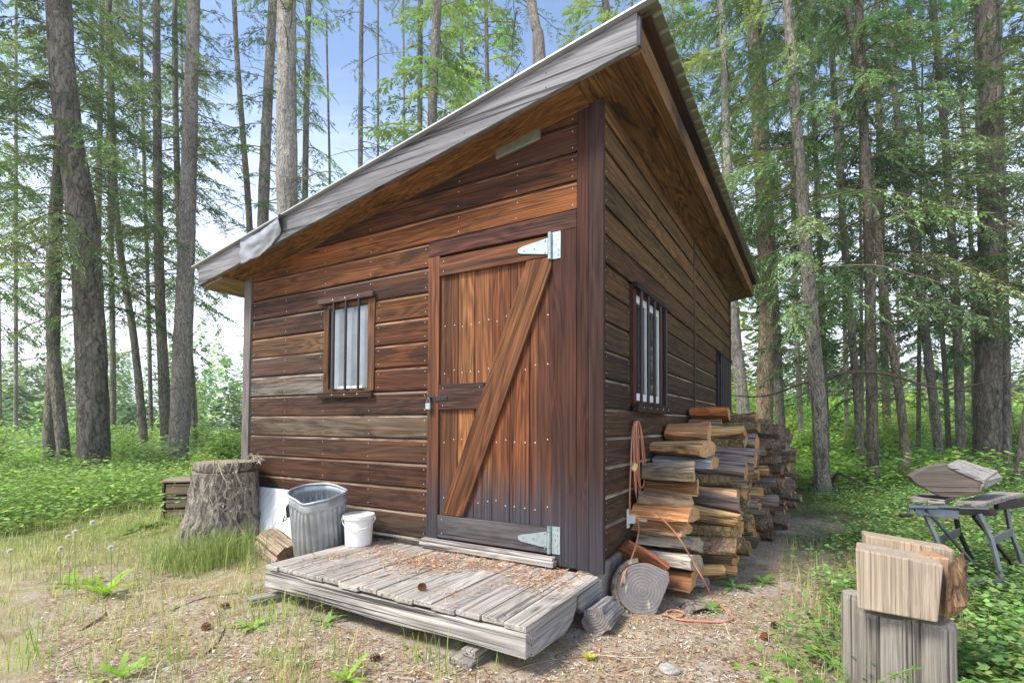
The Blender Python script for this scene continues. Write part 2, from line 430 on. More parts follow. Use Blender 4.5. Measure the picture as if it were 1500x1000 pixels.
# ---------------------------------------------------------------- the cabin
W, D = 3.62, 5.66
SL = .167
def zs(x): return 3.215+SL*x            # underside of the roof at local x (x runs from -3.62 to 0 along the front)
cab = empty('wooden_cabin', (C0[0], C0[1], 0), -YAW, 'small brown plank cabin with a steep single-slope metal roof and barred windows', 'cabin')
def nails(mb, pts, r=.0042, ax='y', mat=1):
    for x, y, z in pts:
        n = 6; a = [2*math.pi*k/n for k in range(n)]
        if ax == 'y': vs = [(x+r*math.cos(t), y, z+r*math.sin(t)) for t in a]+[(x, y-.002, z)]
        else: vs = [(x, y+r*math.cos(t), z+r*math.sin(t)) for t in a]+[(x+.002, y, z)]
        mb.add(vs, [(i, (i+1) % n, n) for i in range(n)], mat)
E0 = .115
def row(k): return E0+.1875*k
rowcol = {0: S(140, 132, 126), 1: S(104, 92, 86), 2: S(82, 62, 54), 3: S(104, 74, 56), 4: S(98, 78, 64), 5: S(132, 112, 92),
          6: S(80, 64, 56), 11: S(88, 64, 54), 12: S(142, 92, 56), 13: S(148, 96, 52), 14: S(124, 80, 50), 15: S(86, 54, 40), 16: S(108, 78, 42), 17: S(100, 70, 40)}
leftcol = {7: S(140, 132, 124), 8: S(104, 86, 72), 9: S(128, 102, 74), 10: S(80, 64, 56)}
rightcol = {7: S(112, 76, 54), 8: S(120, 80, 54), 9: S(116, 76, 52), 10: S(134, 92, 54)}
ALB = .52
def K(c, k=ALB): return tuple(min(.9, q*k) for q in c)
fw = MB()
def fboard(x0, x1, k, col, z1=None):
    a, b = row(k), row(k+1) if z1 is None else z1
    g = .007
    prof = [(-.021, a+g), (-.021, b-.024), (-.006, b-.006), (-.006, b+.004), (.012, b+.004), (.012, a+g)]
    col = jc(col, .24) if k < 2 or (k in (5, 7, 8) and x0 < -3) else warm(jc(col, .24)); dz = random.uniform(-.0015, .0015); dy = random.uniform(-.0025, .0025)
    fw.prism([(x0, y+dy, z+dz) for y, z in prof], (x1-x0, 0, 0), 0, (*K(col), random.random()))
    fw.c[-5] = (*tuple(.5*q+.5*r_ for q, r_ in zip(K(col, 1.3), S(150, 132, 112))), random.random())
    npos = []
    for xx in (x0+.035, x1-.035): npos += [(xx, -.0215+dy, a+.035), (xx, -.0215+dy, b-.045)]
    for xx in (-3.1, -2.56, -2.0, -1.1, -.6):
        if x0+.1 < xx < x1-.1: npos += [(xx+random.uniform(-.01, .01), -.0215+dy, a+.035), (xx, -.0215+dy, b-.045)]
    nails(fw, [p for p in npos if p[2] < zs(p[0])-.02])
XL, XC = -3.625, -1.375
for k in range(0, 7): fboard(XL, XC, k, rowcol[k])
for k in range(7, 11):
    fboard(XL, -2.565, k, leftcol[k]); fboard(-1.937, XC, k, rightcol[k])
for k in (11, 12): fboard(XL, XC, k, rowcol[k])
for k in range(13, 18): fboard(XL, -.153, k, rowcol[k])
fwall = fw.build('front_wall', ['siding', 'nail'], cab, clip=[((0, 0, 3.213), (-SL, 0, 1))])
bk = MB()                                # the wall's inner lining, seen nowhere but holding the light out
for (x0, x1, z0, z1) in ((-3.6, -2.53, .1, 3.2), (-1.97, -.02, .1, 3.2), (-2.53, -1.97, .1, 1.45), (-2.53, -1.97, 2.19, 3.2)):
    bk.box(x0, x1, .014, .06, z0, z1, 0, S(70, 55, 45))
bk.build('wall_lining', ['siding'], cab, clip=[((0, 0, 3.20), (-SL, 0, 1))])
# side wall: boards along y
sw = MB()
E1 = .1735
def srow(k): return E1+.1835*k
scol = [S(120, 104, 84), S(94, 76, 60), S(86, 68, 54), S(80, 62, 50), S(86, 66, 52), S(108, 86, 60), S(72, 56, 46), S(70, 56, 45), S(82, 66, 46), S(92, 70, 46), S(104, 80, 48), S(98, 74, 44), S(116, 90, 52), S(112, 88, 50), S(124, 98, 58), S(116, 92, 54), S(120, 96, 56)]
def sboard(y0, y1, k, col):
    a, b = srow(k), srow(k+1); g = .006
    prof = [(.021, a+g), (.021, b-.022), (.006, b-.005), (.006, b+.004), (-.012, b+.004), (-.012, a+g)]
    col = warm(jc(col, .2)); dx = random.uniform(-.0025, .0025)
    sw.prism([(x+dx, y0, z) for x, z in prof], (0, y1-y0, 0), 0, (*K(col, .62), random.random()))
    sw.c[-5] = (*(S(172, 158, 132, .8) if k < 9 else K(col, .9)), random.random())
    pts = []
    for yy in (y0+.03, y1-.03): pts += [(.0215+dx, yy, a+.035), (.0215+dx, yy, b-.045)]
    nails(sw, pts, ax='x')
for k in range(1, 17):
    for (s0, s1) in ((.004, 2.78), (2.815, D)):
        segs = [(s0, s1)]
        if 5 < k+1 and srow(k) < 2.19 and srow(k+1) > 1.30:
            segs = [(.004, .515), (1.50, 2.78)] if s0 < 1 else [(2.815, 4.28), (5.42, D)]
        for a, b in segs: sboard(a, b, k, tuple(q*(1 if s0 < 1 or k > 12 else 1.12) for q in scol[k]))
swall = sw.build('side_wall', ['siding_side', 'nail'], cab, clip=[((0, 0, 3.213), (-SL, 0, 1))])
sl = MB()
for (y0, y1, z0, z1) in ((.03, .54, .2, 3.2), (1.47, 4.31, .2, 3.2), (5.39, 5.6, .2, 3.2), (.54, 1.47, .2, 1.32), (.54, 1.47, 2.17, 3.2), (4.31, 5.39, .2, 1.34), (4.31, 5.39, 2.15, 3.2)):
    sl.box(-.06, -.014, y0, y1, z0, z1, 0, S(70, 55, 45))
sl.build('wall_lining', ['siding_side'], cab)
ow = MB()
for k in range(0, 17):
    ow.box(-3.64, -3.60, .11, D-.03, row(k)+.006, row(k+1), 0, K(S(96, 78, 66)))
ow.build('rear_side_wall', ['siding_side'], cab, clip=[((0, 0, 3.2), (-SL, 0, 1))])
rw = MB()
for k in range(0, 17): rw.box(-3.6, 0, D-.02, D+.02, row(k)+.006, row(k+1), 0, K(S(96, 78, 66)))
rw.build('rear_wall', ['siding'], cab, clip=[((0, 0, 3.2), (-SL, 0, 1))])
fl = MB(); fl.box(-3.58, -.06, .07, D-.05, .18, .22, 0, S(70, 55, 45)); fl.build('cabin_floor', ['siding'], cab)
# trims
def trim(name, boxes, mat, bevel=.003, clip=True):
    t = MB()
    for (x0, x1, y0, y1, z0, z1, c) in boxes: t.box(x0, x1, y0, y1, z0, z1, 0, (*c, random.random()))
    return t.build(name, [mat], cab, bevel=bevel, clip=[((0, 0, 3.211), (-SL, 0, 1))] if clip else None)
trim('corner_trim', [(-.151, -.069, -.036, -.004, .262, 3.3, K(S(102, 62, 48))), (-.066, .030, -.043, -.004, .255, 3.3, K(S(82, 56, 48)))], 'casing_wood')
trim('corner_trim', [(-3.745, -3.632, -.036, .1, .05, 3.0, K(S(150, 138, 132)))], 'grey_z')
trim('corner_trim', [(-.02, .034, D-.06, D+.03, .2, 3.3, K(S(92, 74, 52)))], 'casing_wood')
trim('batten', [(.004, .036, 2.783, 2.812, .3, 3.3, K(S(130, 104, 72)))], 'casing_wood')
trim('door_casing', [(-.3235, -.154, -.034, -.004, .262, 2.430, K(S(98, 60, 46)))], 'casing_wood')
trim('door_casing', [(-1.372, -1.266, -.034, -.004, .262, 2.430, K(S(132, 82, 54), .7))], 'casing_wood')
trim('door_header', [(-1.372, -.154, -.032, -.004, 2.433, 2.549, K(S(104, 64, 52)))], 'rail_wood')
# foundation and skirt along the side wall
f = MB()
for y0, y1, z1 in ((-.02, .42, .30), (.44, 1.5, .27), (1.52, 3.2, .27), (3.22, 5.6, .27)):
    f.box(-.16, .016, y0, y1, -.1, z1, 0, (1, 1, 1, 0), jit=.015)
f.build('foundation', ['stone'], cab, bevel=.02)
f = MB(); f.box(-3.6, -2.0, .03, .2, -.1, .13, 0); f.build('foundation', ['stone'], cab, bevel=.02)
# ---- door
door = MB()
dp = [-1.264, -1.098, -.955, -.800, -.655, -.500, -.326]
dcol = [S(112, 72, 48), S(170, 114, 68), S(150, 96, 60), S(152, 90, 54), S(136, 80, 48), S(110, 66, 44)]
for i in range(6):
    dy = random.uniform(-.002, .002)
    door.box(dp[i]+.0022, dp[i+1]-.0022, -.014+dy, .012, .345, 2.412, 0, (*K(dcol[i], .62), random.random()))
    nails(door, [(dp[i]+t*(dp[i+1]-dp[i]), -.0145+dy, z+random.uniform(-.02, .02)) for t in (.25, .78) for z in (.62, 1.05, 1.55, 1.9)], r=.005)
dr = door.build('door', ['door_wood', 'nail'], cab, bevel=.003)
def rail(x0, x1, z0, z1, y0, col, name='door_rail', mat='rail_wood', stained=False):
    r = MB(); r.box(x0, x1, y0, -.0165, z0, z1, 0, (*K(col), random.random()))
    nails(r, [(x, y0-.0005, z) for x in (x0+.04, x1-.04) for z in (z0+.03, z1-.03)])
    return r.build(name, [mat, 'nail'], dr, bevel=.004)
rail(-1.258, -.330, 2.272, 2.408, -.044, S(140, 88, 56))
rail(-1.258, -.330, .335, .498, -.044, S(106, 98, 98), mat='grey_x')
rail(-1.258, -.85, 1.275, 1.462, -.042, S(92, 64, 54))
br = MB()
p0 = np.array([-1.12, 0, .503]); p1 = np.array([-.42, 0, 2.268]); L = np.linalg.norm(p1-p0); an = math.atan2(p1[2]-p0[2], p1[0]-p0[0])
ux = np.array([math.cos(an), math.sin(an)])
def tob(x, z): q = np.array([x-p0[0], z-p0[2]]); return (q@ux, q@np.array([-ux[1], ux[0]]))
poly = [tob(-1.222, .503), tob(-1.03, .503), tob(-.328, 2.2), tob(-.328, 2.268), tob(-.512, 2.268)]
br.prism([(a, -.044, b) for a, b in poly], (0, .027, 0), 0, (*K(S(132, 84, 52)), .3))
br.build('door_brace', ['brace_wood'], dr, bevel=.004, loc=tuple(p0), rot=(0, -an, 0))
def hinge(z0, z1, tipx, tz):
    h = MB(); y = -.0525
    h.box(-.322, -.262, -.040, -.0345, z0, z1)
    h.prism([(-.350, y, z0+.035), (-.350, y, z1-.035), (tipx+.02, y, tz+.022), (tipx-.004, y, tz+.012), (tipx-.004, y, tz-.012), (tipx+.02, y, tz-.022)], (0, .0075, 0))
    for i, (a, b) in enumerate(((0, .2), (.21, .79), (.8, 1))):
        h.tube([(-.336, -.047, z0+a*(z1-z0)), (-.336, -.047, z0+b*(z1-z0))], .0135, 10)
    for z in np.linspace(z0+.02, z1-.02, 5): h.lathe([(.0085, 0), (.007, .004), (0, .005)], 8, 0, fn=lambda p, t, z=z: (-.283-(.012 if int((z-z0)*40) % 2 else -.004), -.0400-p[2], z+p[1]))
    for x in (-.37, -.45, -.53):
        for s in ((-1, 1) if x > -.4 else (0,)): h.lathe([(.0085, 0), (.007, .004), (0, .005)], 8, 0, fn=lambda p, t, x=x, s=s: (x+p[0], y-p[2], (z0+z1)/2*(1-.0)+s*.04+p[1]))
    h.build('hinge', ['hinge'], dr, bevel=.0012)
hinge(2.25, 2.427, -.571, 2.343); hinge(.337, .512, -.561, .413)
hs = MB()                                # hasp
hs.box(-1.36, -1.305, -.041, -.035, 1.335, 1.378); hs.box(-1.30, -1.175, -.048, -.0425, 1.338, 1.374)
hs.box(-1.345, -1.325, -.062, -.040, 1.345, 1.368)
for x in (-1.285, -1.24, -1.195): hs.lathe([(.007, 0), (.005, .004), (0, .005)], 8, 0, fn=lambda p, t, x=x: (x+p[0], -.048-p[2], 1.356+p[1]))
hs.build('hasp', ['dark_steel'], dr, bevel=.0015)
# threshold board
th = MB(); th.box(-1.385, -.285, -.098, -.036, .262, .300, 0, S(170, 160, 150)); th.box(-1.378, -.292, -.088, -.037, .302, .322, 0, S(176, 166, 158))
th.box(-1.36, -.30, -.070, -.037, .238, .260, 0, S(110, 108, 84))
th.build('threshold', ['grey_x'], cab, bevel=.006)
# ---- front window
def wood_frame(name, rects, mat, y0, y1, axis='y', col=S(134, 86, 50), parent=None):
    w = MB()
    for (a0, a1, z0, z1) in rects:
        if axis == 'y': w.box(a0, a1, y0, y1, z0, z1, 0, (*K(jc(col, .1)), random.random()))
        else: w.box(y0, y1, a0, a1, z0, z1, 0, (*K(jc(col, .1)), random.random()))
    return w.build(name, [mat], parent, bevel=.003)
win = wood_frame('window', [(-2.560, -2.498, 1.44, 2.20), (-2.020, -1.944, 1.44, 2.20), (-2.499, -2.019, 2.165, 2.199), (-2.499, -2.019, 1.441, 1.465)], 'casing_wood', -.027, .055, col=S(140, 96, 60), parent=cab)
c = MB(); c.box(-2.60, -1.93, -.066, -.0345, 2.206, 2.248, 0, K(S(112, 86, 74))); c.build('window_cap', ['grey_x'], win, bevel=.004)
c = MB(); c.box(-2.595, -1.935, -.060, -.0345, 1.385, 1.425, 0, K(S(92, 66, 50))); c.box(-2.59, -1.94, -.066, -.0345, 1.426, 1.437, 0, K(S(110, 84, 66))); c.build('window_sill', ['rail_wood'], win, bevel=.004)
p = MB(); p.box(-2.4975, -2.0205, .002, .010, 1.466, 2.164); p.build('window_pane', ['glass'], win)
p = MB(); p.box(-2.40, -2.10, -.004, .0015, 1.467, 1.487); p.build('window_sash', ['white_paint'], win)
for x in (-2.405, -2.255, -2.10):
    b = MB(); b.tube([(x, -.050, 1.437), (x, -.050, 2.206)], .0115, 8); b.build('window_bar', ['dark_steel'], win, smooth=True)
n = MB(); nails(n, [(x, -.0605, 1.412) for x in (-2.405, -2.255, -2.10)]+[(x, -.0665, 2.23) for x in (-2.405, -2.255, -2.10)], r=.007, mat=0); n.build('bar_bolts', ['nail'], win)
# ---- side windows
def side_window(y0, y1, z0, z1, nb, pane, white):
    w = wood_frame('window', [(y0, y0+.075, z0, z1), (y1-.075, y1, z0, z1), (y0+.074, y1-.074, z1-.03, z1-.001), (y0+.074, y1-.074, z0+.001, z0+.04)], 'casing_wood', -.03, .044, 'x', S(112, 62, 44) if white else S(60, 48, 40), cab)
    t = MB(); t.box(.0445, .082, y0-.02, y1+.02, z1-.03, z1+.012, 0, K(S(66, 50, 40))); t.build('window_cap', ['siding_side'], w, bevel=.004)
    t = MB(); t.box(.0445, .088, y0-.02, y1+.02, z0-.045, z0+.02, 0, K(S(70, 48, 40))); t.build('window_sill', ['siding_side'], w, bevel=.004)
    t = MB(); t.box(-.014, -.006, y0+.0755, y1-.0755, z0+.04, z1-.03); t.build('window_pane', [pane], w)
    if white:
        t = MB()
        for a, b in ((.078, .118), (.44, .53), (.80, .868)): t.box(-.005, .012, y0+a, y0+b, z0+.042, z1-.032)
        t.box(-.005, .008, y0+.118, y0+.44, z0+.042, z0+.10); t.box(-.005, .008, y0+.53, y0+.80, z0+.042, z0+.10)
        t.box(-.005, .008, y0+.118, y0+.44, z1-.09, z1-.032); t.box(-.005, .008, y0+.53, y0+.80, z1-.09, z1-.032)
        t.build('window_sash', ['white_plastic'], w, bevel=.002)
    for y in np.linspace(y0+.12, y1-.12, nb):
        b = MB(); b.tube([(.066, y, z0+.02), (.066, y, z1-.03)], .012, 8); b.build('window_bar', ['dark_steel'], w, smooth=True)
    n = MB(); nails(n, [(.0885, y, z0-.012) for y in np.linspace(y0+.12, y1-.12, nb)], r=.008, ax='x', mat=0); n.build('bar_bolts', ['nail'], w)
side_window(.525, 1.485, 1.305, 2.175, 5, 'dark_glass', True)
side_window(4.29, 5.405, 1.345, 2.15, 7, 'dark_glass', False)
# ---- outlet
o = MB(); o.box(.0235, .034, .425, .475, .455, .585); o.box(.034, .075, .432, .5, .49, .545); o.build('outlet_box', ['white_plastic'], cab, bevel=.003)
# ---- roof
xR, xL_, yF, yB = .322, -4.09, -.30, 6.0
def shear(p): return (p[0], p[1], p[2]+SL*p[0])
ZF = 3.214                                # fascia underside at x = 0
rs = MB()                                 # ribbed sheet
zt = ZF+.190
xs0, xs1 = -4.165, .436
prof = []
y = yF-.03; pitch = .145
while y < yB+.06:
    prof += [(y, 0), (y+pitch*.5, 0), (y+pitch*.6, .013), (y+pitch*.9, .013)]; y += pitch
vs = []; nP = len(prof)
for x in (xs0, xs1):
    for t in (0, .004):
        vs += [(x, yy, zt+t+zz+SL*x) for yy, zz in prof]
fs = []
for i in range(nP-1):
    fs += [(i, i+1, 2*nP+i+1, 2*nP+i), (nP+i, 3*nP+i, 3*nP+i+1, nP+i+1), (i, nP+i, nP+i+1, i+1), (2*nP+i, 2*nP+i+1, 3*nP+i+1, 3*nP+i)]
rs.add(vs, fs)
roof = rs.build('roof', ['roof_metal'], cab)
r = MB(); r.box(-4.08, .385, yF+.039, yB-.03, zt-.032, zt-.003, 0, K(S(70, 50, 36)), shear); r.build('roof_deck', ['soffit_y'], roof)
r = MB(); r.box(xs0+.005, xs1-.01, yF-.034, yF+.006, zt-.004, zt+.009, 0, (1, 1, 1, 0), shear); r.build('drip_edge', ['drip'], roof, bevel=.003)
fc = (*K(S(148, 145, 143), .66), .2)
r = MB(); r.box(xL_, xR, yF, yF+.038, ZF-.008, zt-.006, 0, fc, shear)
nails(r, [(x, yF-.0006, ZF+SL*x+t) for x in np.arange(-3.9, .3, .61) for t in (.04, .13)], r=.005)
fas = r.build('fascia', ['fascia_wood', 'dark_steel'], roof, bevel=.004)
r = MB(); r.box(xL_, xL_+.038, yF+.0385, yB, ZF-.03, zt-.034, 0, fc, shear); r.build('fascia', ['grey_y'], roof, bevel=.004)
r = MB(); r.box(xL_, xR, yB, yB+.038, ZF-.008, zt-.034, 0, fc, shear); r.build('fascia', ['grey_x'], roof, bevel=.004)
r = MB(); r.box(xR-.05, xR+.014, yF+.0385, yB-.002, ZF-.026, ZF+.125, 0, (*K(S(140, 104, 60), .75), .5), shear); r.build('eave_beam', ['soffit_y'], roof, bevel=.004)
r = MB(); r.box(xR-.03, xR-.005, yF+.0385, yB-.002, ZF+.126, zt-.033, 0, (*K(S(60, 42, 30)), .5), shear); r.build('eave_board', ['soffit_y'], roof)
r = MB(); r.box(xR+.0005, xR+.016, yF+.003, yF+.0375, ZF-.006, zt-.036, 0, (*K(S(120, 120, 124)), .1), shear); r.build('fascia_end', ['grey_z'], roof)
# soffits
sf = MB()
for i, (y0, y1) in enumerate(((yF+.04, yF+.155), (yF+.158, yF+.262))):
    sf.box(-3.99, -.060, y0, y1, ZF-.002, ZF+.02, 0, (*K(S(150, 106, 60), .8), random.random()), shear)
sf.build('rake_soffit', ['soffit'], roof)
sf = MB(); sf.box(-4.05, -.06, -.0375, -.0, ZF-.012, ZF+.02, 0, (*K(S(146, 102, 58), .75), .7), shear); sf.build('rake_molding', ['soffit'], roof)
sf = MB()
for x0, x1 in ((-.057, .04), (.043, .155), (.158, xR-.052)):
    sf.box(x0, x1, yF+.04, yB-.004, ZF-.004, ZF+.018, 0, (*K(S(146, 108, 62), .72), random.random()), shear)
sf.build('eave_soffit', ['soffit_y'], roof)
sf = MB()
for x0, x1 in ((-4.048, -3.90), (-3.897, -3.75)):
    sf.box(x0, x1, yF+.04, yB-.004, ZF-.03, ZF-.006, 0, (*K(S(160, 136, 104), .85), random.random()), shear)
sf.build('eave_soffit', ['soffit_y'], roof)
# sagging grey sheet wrapped round the fascia
wr = MB(); nx, nz = 22, 14; vs = []
for i in range(nx+1):
    for j in range(nz+1):
        s, t = i/nx, j/nz
        x = -3.36+.62*s
        sag = .030*math.sin(math.pi*min(1, s*1.05))**2
        z = zt+.016-.01*s-t*(.235+.02*math.sin(math.pi*s))*(1-.5*s**4)
        yy = yF-.012-.038*math.sin(math.pi*min(1, t*1.15))*(.25+.75*sm(.1, .6, s))*(1-.3*sm(.85, 1, s))-.016*mnoise.noise(Vector((s*6, t*4, 1)))-.008*mnoise.noise(Vector((s*16+t*5, t*9, 4)))
        if s > .93: yy -= .035*(s-.93)/.07
        vs.append((x, yy, z-sag*(1-t)+SL*x))
wr.add(vs, [(i*(nz+1)+j, (i+1)*(nz+1)+j, (i+1)*(nz+1)+j+1, i*(nz+1)+j+1) for i in range(nx) for j in range(nz)])
w = wr.build('fascia_wrap', ['tarp'], roof, smooth=True)
so = w.modifiers.new('thick', 'SOLIDIFY'); so.thickness = .004
# strip of greenish tape over the gap under the roof
tp = MB(); tp.box(-.76, -.41, -.056, -.0245, 3.045, 3.15, 0, (1, 1, 1, 0), lambda p: (p[0], p[1], p[2]+.13*(p[0]+.585)))
tp.build('tape_patch', ['tape'], cab, bevel=.008)

def cw(x, y, z): return uvw(-x, y, z)     # cabin local -> world
# padlock (hangs from the hasp)
pl = empty('padlock', cw(-1.335, -.066, 1.30), -YAW, 'small silver padlock hanging from the black door hasp', 'padlock')
b = MB(); b.box(-.022, .022, -.010, .010, -.025, .022); b.build('padlock_body', ['hinge'], pl, bevel=.004)
b = MB(); b.tube([(-.014, 0, .020)]+[(-.014*math.cos(t), 0, .045+.014*math.sin(t)) for t in np.linspace(0, math.pi, 9)]+[(.014, 0, .020)], .0038, 8); b.build('shackle', ['steel'], pl, smooth=True)
# ---------------------------------------------------------------- step platform in front of the door
dk = empty('wooden_platform', uvw(.95, -.48, 0), -YAW, 'low grey weathered plank platform below the cabin door', 'platform')
def dloc(u, v): return (.95-u, v+.48)     # platform local coordinates
d = MB(); u = 0.0; ws = []
while u < 1.93:
    w = random.choice((.125, .14, .15, .155, .135)); w = min(w, 1.945-u)
    if w < .04: break
    x1, _ = dloc(u, 0); x0 = x1-w+.005
    yf = dloc(0, -.962)[1]+random.uniform(0, .02); yb = dloc(0, -.045)[1]
    if u > 1.72: yb = dloc(0, -.13)[1]
    zz = random.uniform(-.0035, .0035); zz2 = zz+random.uniform(-.003, .003)
    vs = [(x, y, z+(zz if x == x0 else zz2)) for x in (x0, x1) for y in (yf, yb) for z in (.219, .247)]
    d.add(vs, [(0, 1, 3, 2), (4, 6, 7, 5), (0, 4, 5, 1), (2, 3, 7, 6), (0, 2, 6, 4), (1, 5, 7, 3)], 0, (*jc(S(180, 171, 160), .07), random.random()))
    u += w
d.build('deck_boards', ['grey_y'], dk, bevel=.005)
d = MB()
n = 14; x0, x1 = dloc(1.945, 0)[0], dloc(0, 0)[0]; yf = dloc(0, -.957)[1]
top = [(x0+(x1-x0)*i/n, .214-.012*math.sin(3.1*i/n)+random.uniform(-.004, .004)+(-.014 if i == 0 else 0)) for i in range(n+1)]
bot = [(x0+(x1-x0)*i/n, .095+.004*math.sin(9*i/n)+random.uniform(-.004, .004)) for i in range(n+1)][::-1]
d.prism([(x, yf, z) for x, z in top+bot], (0, .07, 0), 0, (*S(182, 175, 164), .4))
d.build('front_beam', ['grey_x'], dk, bevel=.006)
def sidebeam(poly, ux, name='side_beam'):
    d = MB(); d.prism([(dloc(ux, 0)[0], dloc(0, v)[1], z) for v, z in poly], (-.06, 0, 0), 0, (*jc(S(150, 146, 142), .06), random.random())); d.build(name, ['grey_y'], dk, bevel=.006)
sidebeam([(-.886, .214), (-.37, .214), (-.37, .160), (-.42, .10), (-.52, .06), (-.886, .08)], .002)
sidebeam([(-.362, .205), (.06, .212), (.07, .07), (-.10, .045), (-.25, .075), (-.34, .14)], -.006)
sidebeam([(-.886, .214), (-.14, .214), (-.14, .10), (-.886, .10)], 1.94)
sidebeam([(-.886, .214), (-.14, .214), (-.14, .10), (-.886, .10)], 1.0)
def block(px, py, L, w, h, z, rz, label, name='timber_block', cat='timber'):
    p = onz(px, py, z)
    b = MB(); b.box(-L/2, L/2, -w/2, w/2, 0, h, 0, (*jc(S(160, 152, 140), .08), random.random()), jit=.004)
    o = b.build(name, ['grey_x'], None, bevel=.005, loc=tuple(p), rot=(0, 0, rz)); tag(o, label, cat); return o
block(704, 962, .34, .13, .055, -.015, 1.02, 'lower grey timber block under the front beam, near the right end of the platform')
block(712, 945, .30, .085, .035, .0415, 1.00, 'thin upper timber block lying on a thicker one under the front beam')
block(405, 884, .34, .10, .075, -.02, .75, 'grey timber block sticking out under the left end of the platform')
# needles on the platform
def needle_cloud(name, n, fn, cols, L=(.02, .05), w=.0016, zlift=.004, tilt=.25):
    P = np.empty((n, 4, 3)); Cc = np.empty((n, 3))
    for i in range(n):
        x, y, z = fn(); a = random.uniform(0, 2*math.pi); l = random.uniform(*L)/2; ww = w*random.uniform(.7, 1.8)
        dx, dy, dz = math.cos(a)*l, math.sin(a)*l, random.uniform(-tilt, tilt)*l
        z += zlift*random.random()+abs(dz)
        P[i] = [(x-dx-dy/l*ww*0, y-dy, z-dz), (x+ww*math.sin(a), y-ww*math.cos(a), z), (x+dx, y+dy, z+dz), (x-ww*math.sin(a), y+ww*math.cos(a), z+.001)]
        Cc[i] = jc(random.choice(cols), .3)
    return quads(name, P, Cc, ['litter'])
def deckpt():
    while True:
        u, v = random.uniform(.02, 1.9), random.uniform(-.93, -.05)
        q = mnoise.noise(Vector((u*3.2, v*3.2, 3)))
        dens = math.exp(-((v+.28+.1*(u-1))/.22)**2)*(1 if u > .2 else .3)*(1.0 if u < 1.75 else .3)+.04
        if random.random() < dens*(.5+1.2*q) : 
            p = uvw(u, v, .250); return p
o = needle_cloud('fallen_needles', 2800, deckpt, [S(200, 156, 116), S(180, 132, 94), S(214, 180, 142), S(146, 108, 80)], (.02, .06), .0022, .008)
tag(o, 'orange fallen pine needles scattered on the platform', 'needles', kind='stuff')

# ---------------------------------------------------------------- pine cones
def cone_mesh():
    c = MB()
    for i in range(46):
        t = i/46; th = i*2.4; r = .017*math.sin(math.pi*min(1, t*.9+.12))+.003; z = t*.05
        p = np.array([r*math.cos(th), r*math.sin(th), z]); o = np.array([math.cos(th), math.sin(th), .35]); s = np.array([-math.sin(th), math.cos(th), 0])
        c.add([p*.3+np.array([0, 0, z*.7]), p+s*.006, p+o*.009, p-s*.006], [(0, 1, 2), (0, 2, 3)], 0, jc(S(120, 84, 58), .25))
    c.tube([(0, 0, 0), (0, 0, .045)], [.008, .004], 6, 0, S(80, 56, 40))
    return c
c0 = cone_mesh().build('pine_cone', ['litter'], None, loc=tuple(onz(616, 859, .258)), rot=(1.4, .3, .5)); tag(c0, 'brown pine cone lying on the platform boards', 'pine cone', 'fallen pine cones')
for (px, py, lab) in ((1130, 918, 'pine cone on bare dirt right of the orange cord loop'), (1122, 943, 'dark pine cone in the dirt, nearest the camera of those right of the cord'), (305, 921, 'pine cone on the ground left of the platform, in thin grass'), (335, 892, 'pine cone beside the left timber block'), (556, 965, 'pine cone on the ground in front of the platform')):
    o = c0.copy(); COL.objects.link(o); p = onz(px, py); o.location = (p[0], p[1], gz(p[0], p[1])+.014); o.rotation_euler = (1.5, random.random(), random.random()*6); tag(o, lab, 'pine cone', 'fallen pine cones')

# ---------------------------------------------------------------- stump with its almost sawn-off top
sp = at(327, 812, 4.66); sp[2] = gz(sp[0], sp[1])
st = empty('tree_stump', sp, 0, 'large grey stump with furrowed bark and a deep saw cut below its top', 'stump'); st.scale = (1, 1, .88)
def barkcyl(mb, prof, n, amp, seed, mat=0, fine=.5, capmat=None, flare=None, tilt=(0, 0)):
    vs = []
    for r, z in prof:
        for k in range(n):
            th = 2*math.pi*k/n; c, s = math.cos(th), math.sin(th)
            q = mnoise.noise(Vector((c*3.2+seed, s*3.2, z*1.6)))+.8*mnoise.ridged_multi_fractal(Vector((c*4.5, s*4.5+seed, z*1.1)), 1, 2, 4, 1, 2)*.5-.4
            q2 = mnoise.noise(Vector((c*11, s*11, z*9+seed)))
            rr = r*(1+amp*q+amp*fine*q2)
            if flare: rr *= 1+flare(th, z)
            vs.append((rr*c+tilt[0]*z, rr*s+tilt[1]*z, z))
    m = len(prof)
    mb.add(vs, [(i*n+k, i*n+(k+1) % n, (i+1)*n+(k+1) % n, (i+1)*n+k) for i in range(m-1) for k in range(n)], mat)
    mb.add(vs[-n:], [tuple(range(n))], mat if capmat is None else capmat, (*S(150, 132, 110), .3))
    mb.add(vs[:n], [tuple(range(n))[::-1]], mat if capmat is None else capmat, (*S(150, 132, 110), .3))
b = MB()
pr = [(.315-.045*sm(0, .5, z)-.01*z, z) for z in np.linspace(-.08, .70, 34)]
barkcyl(b, pr, 110, .11, 2.0, capmat=1, flare=lambda th, z: .05*max(0, math.cos(3*th+.6))*(1-sm(0, .35, z)))
b.build('stump_body', ['stump_bark', 'log_end'], st, smooth=True)
b = MB(); barkcyl(b, [(.245, .712), (.255, .74), (.256, .775), (.25, .80)], 72, .08, 5.0, capmat=1, tilt=(.02, 0)); b.build('stump_top', ['stump_bark', 'log_end'], st, smooth=False)
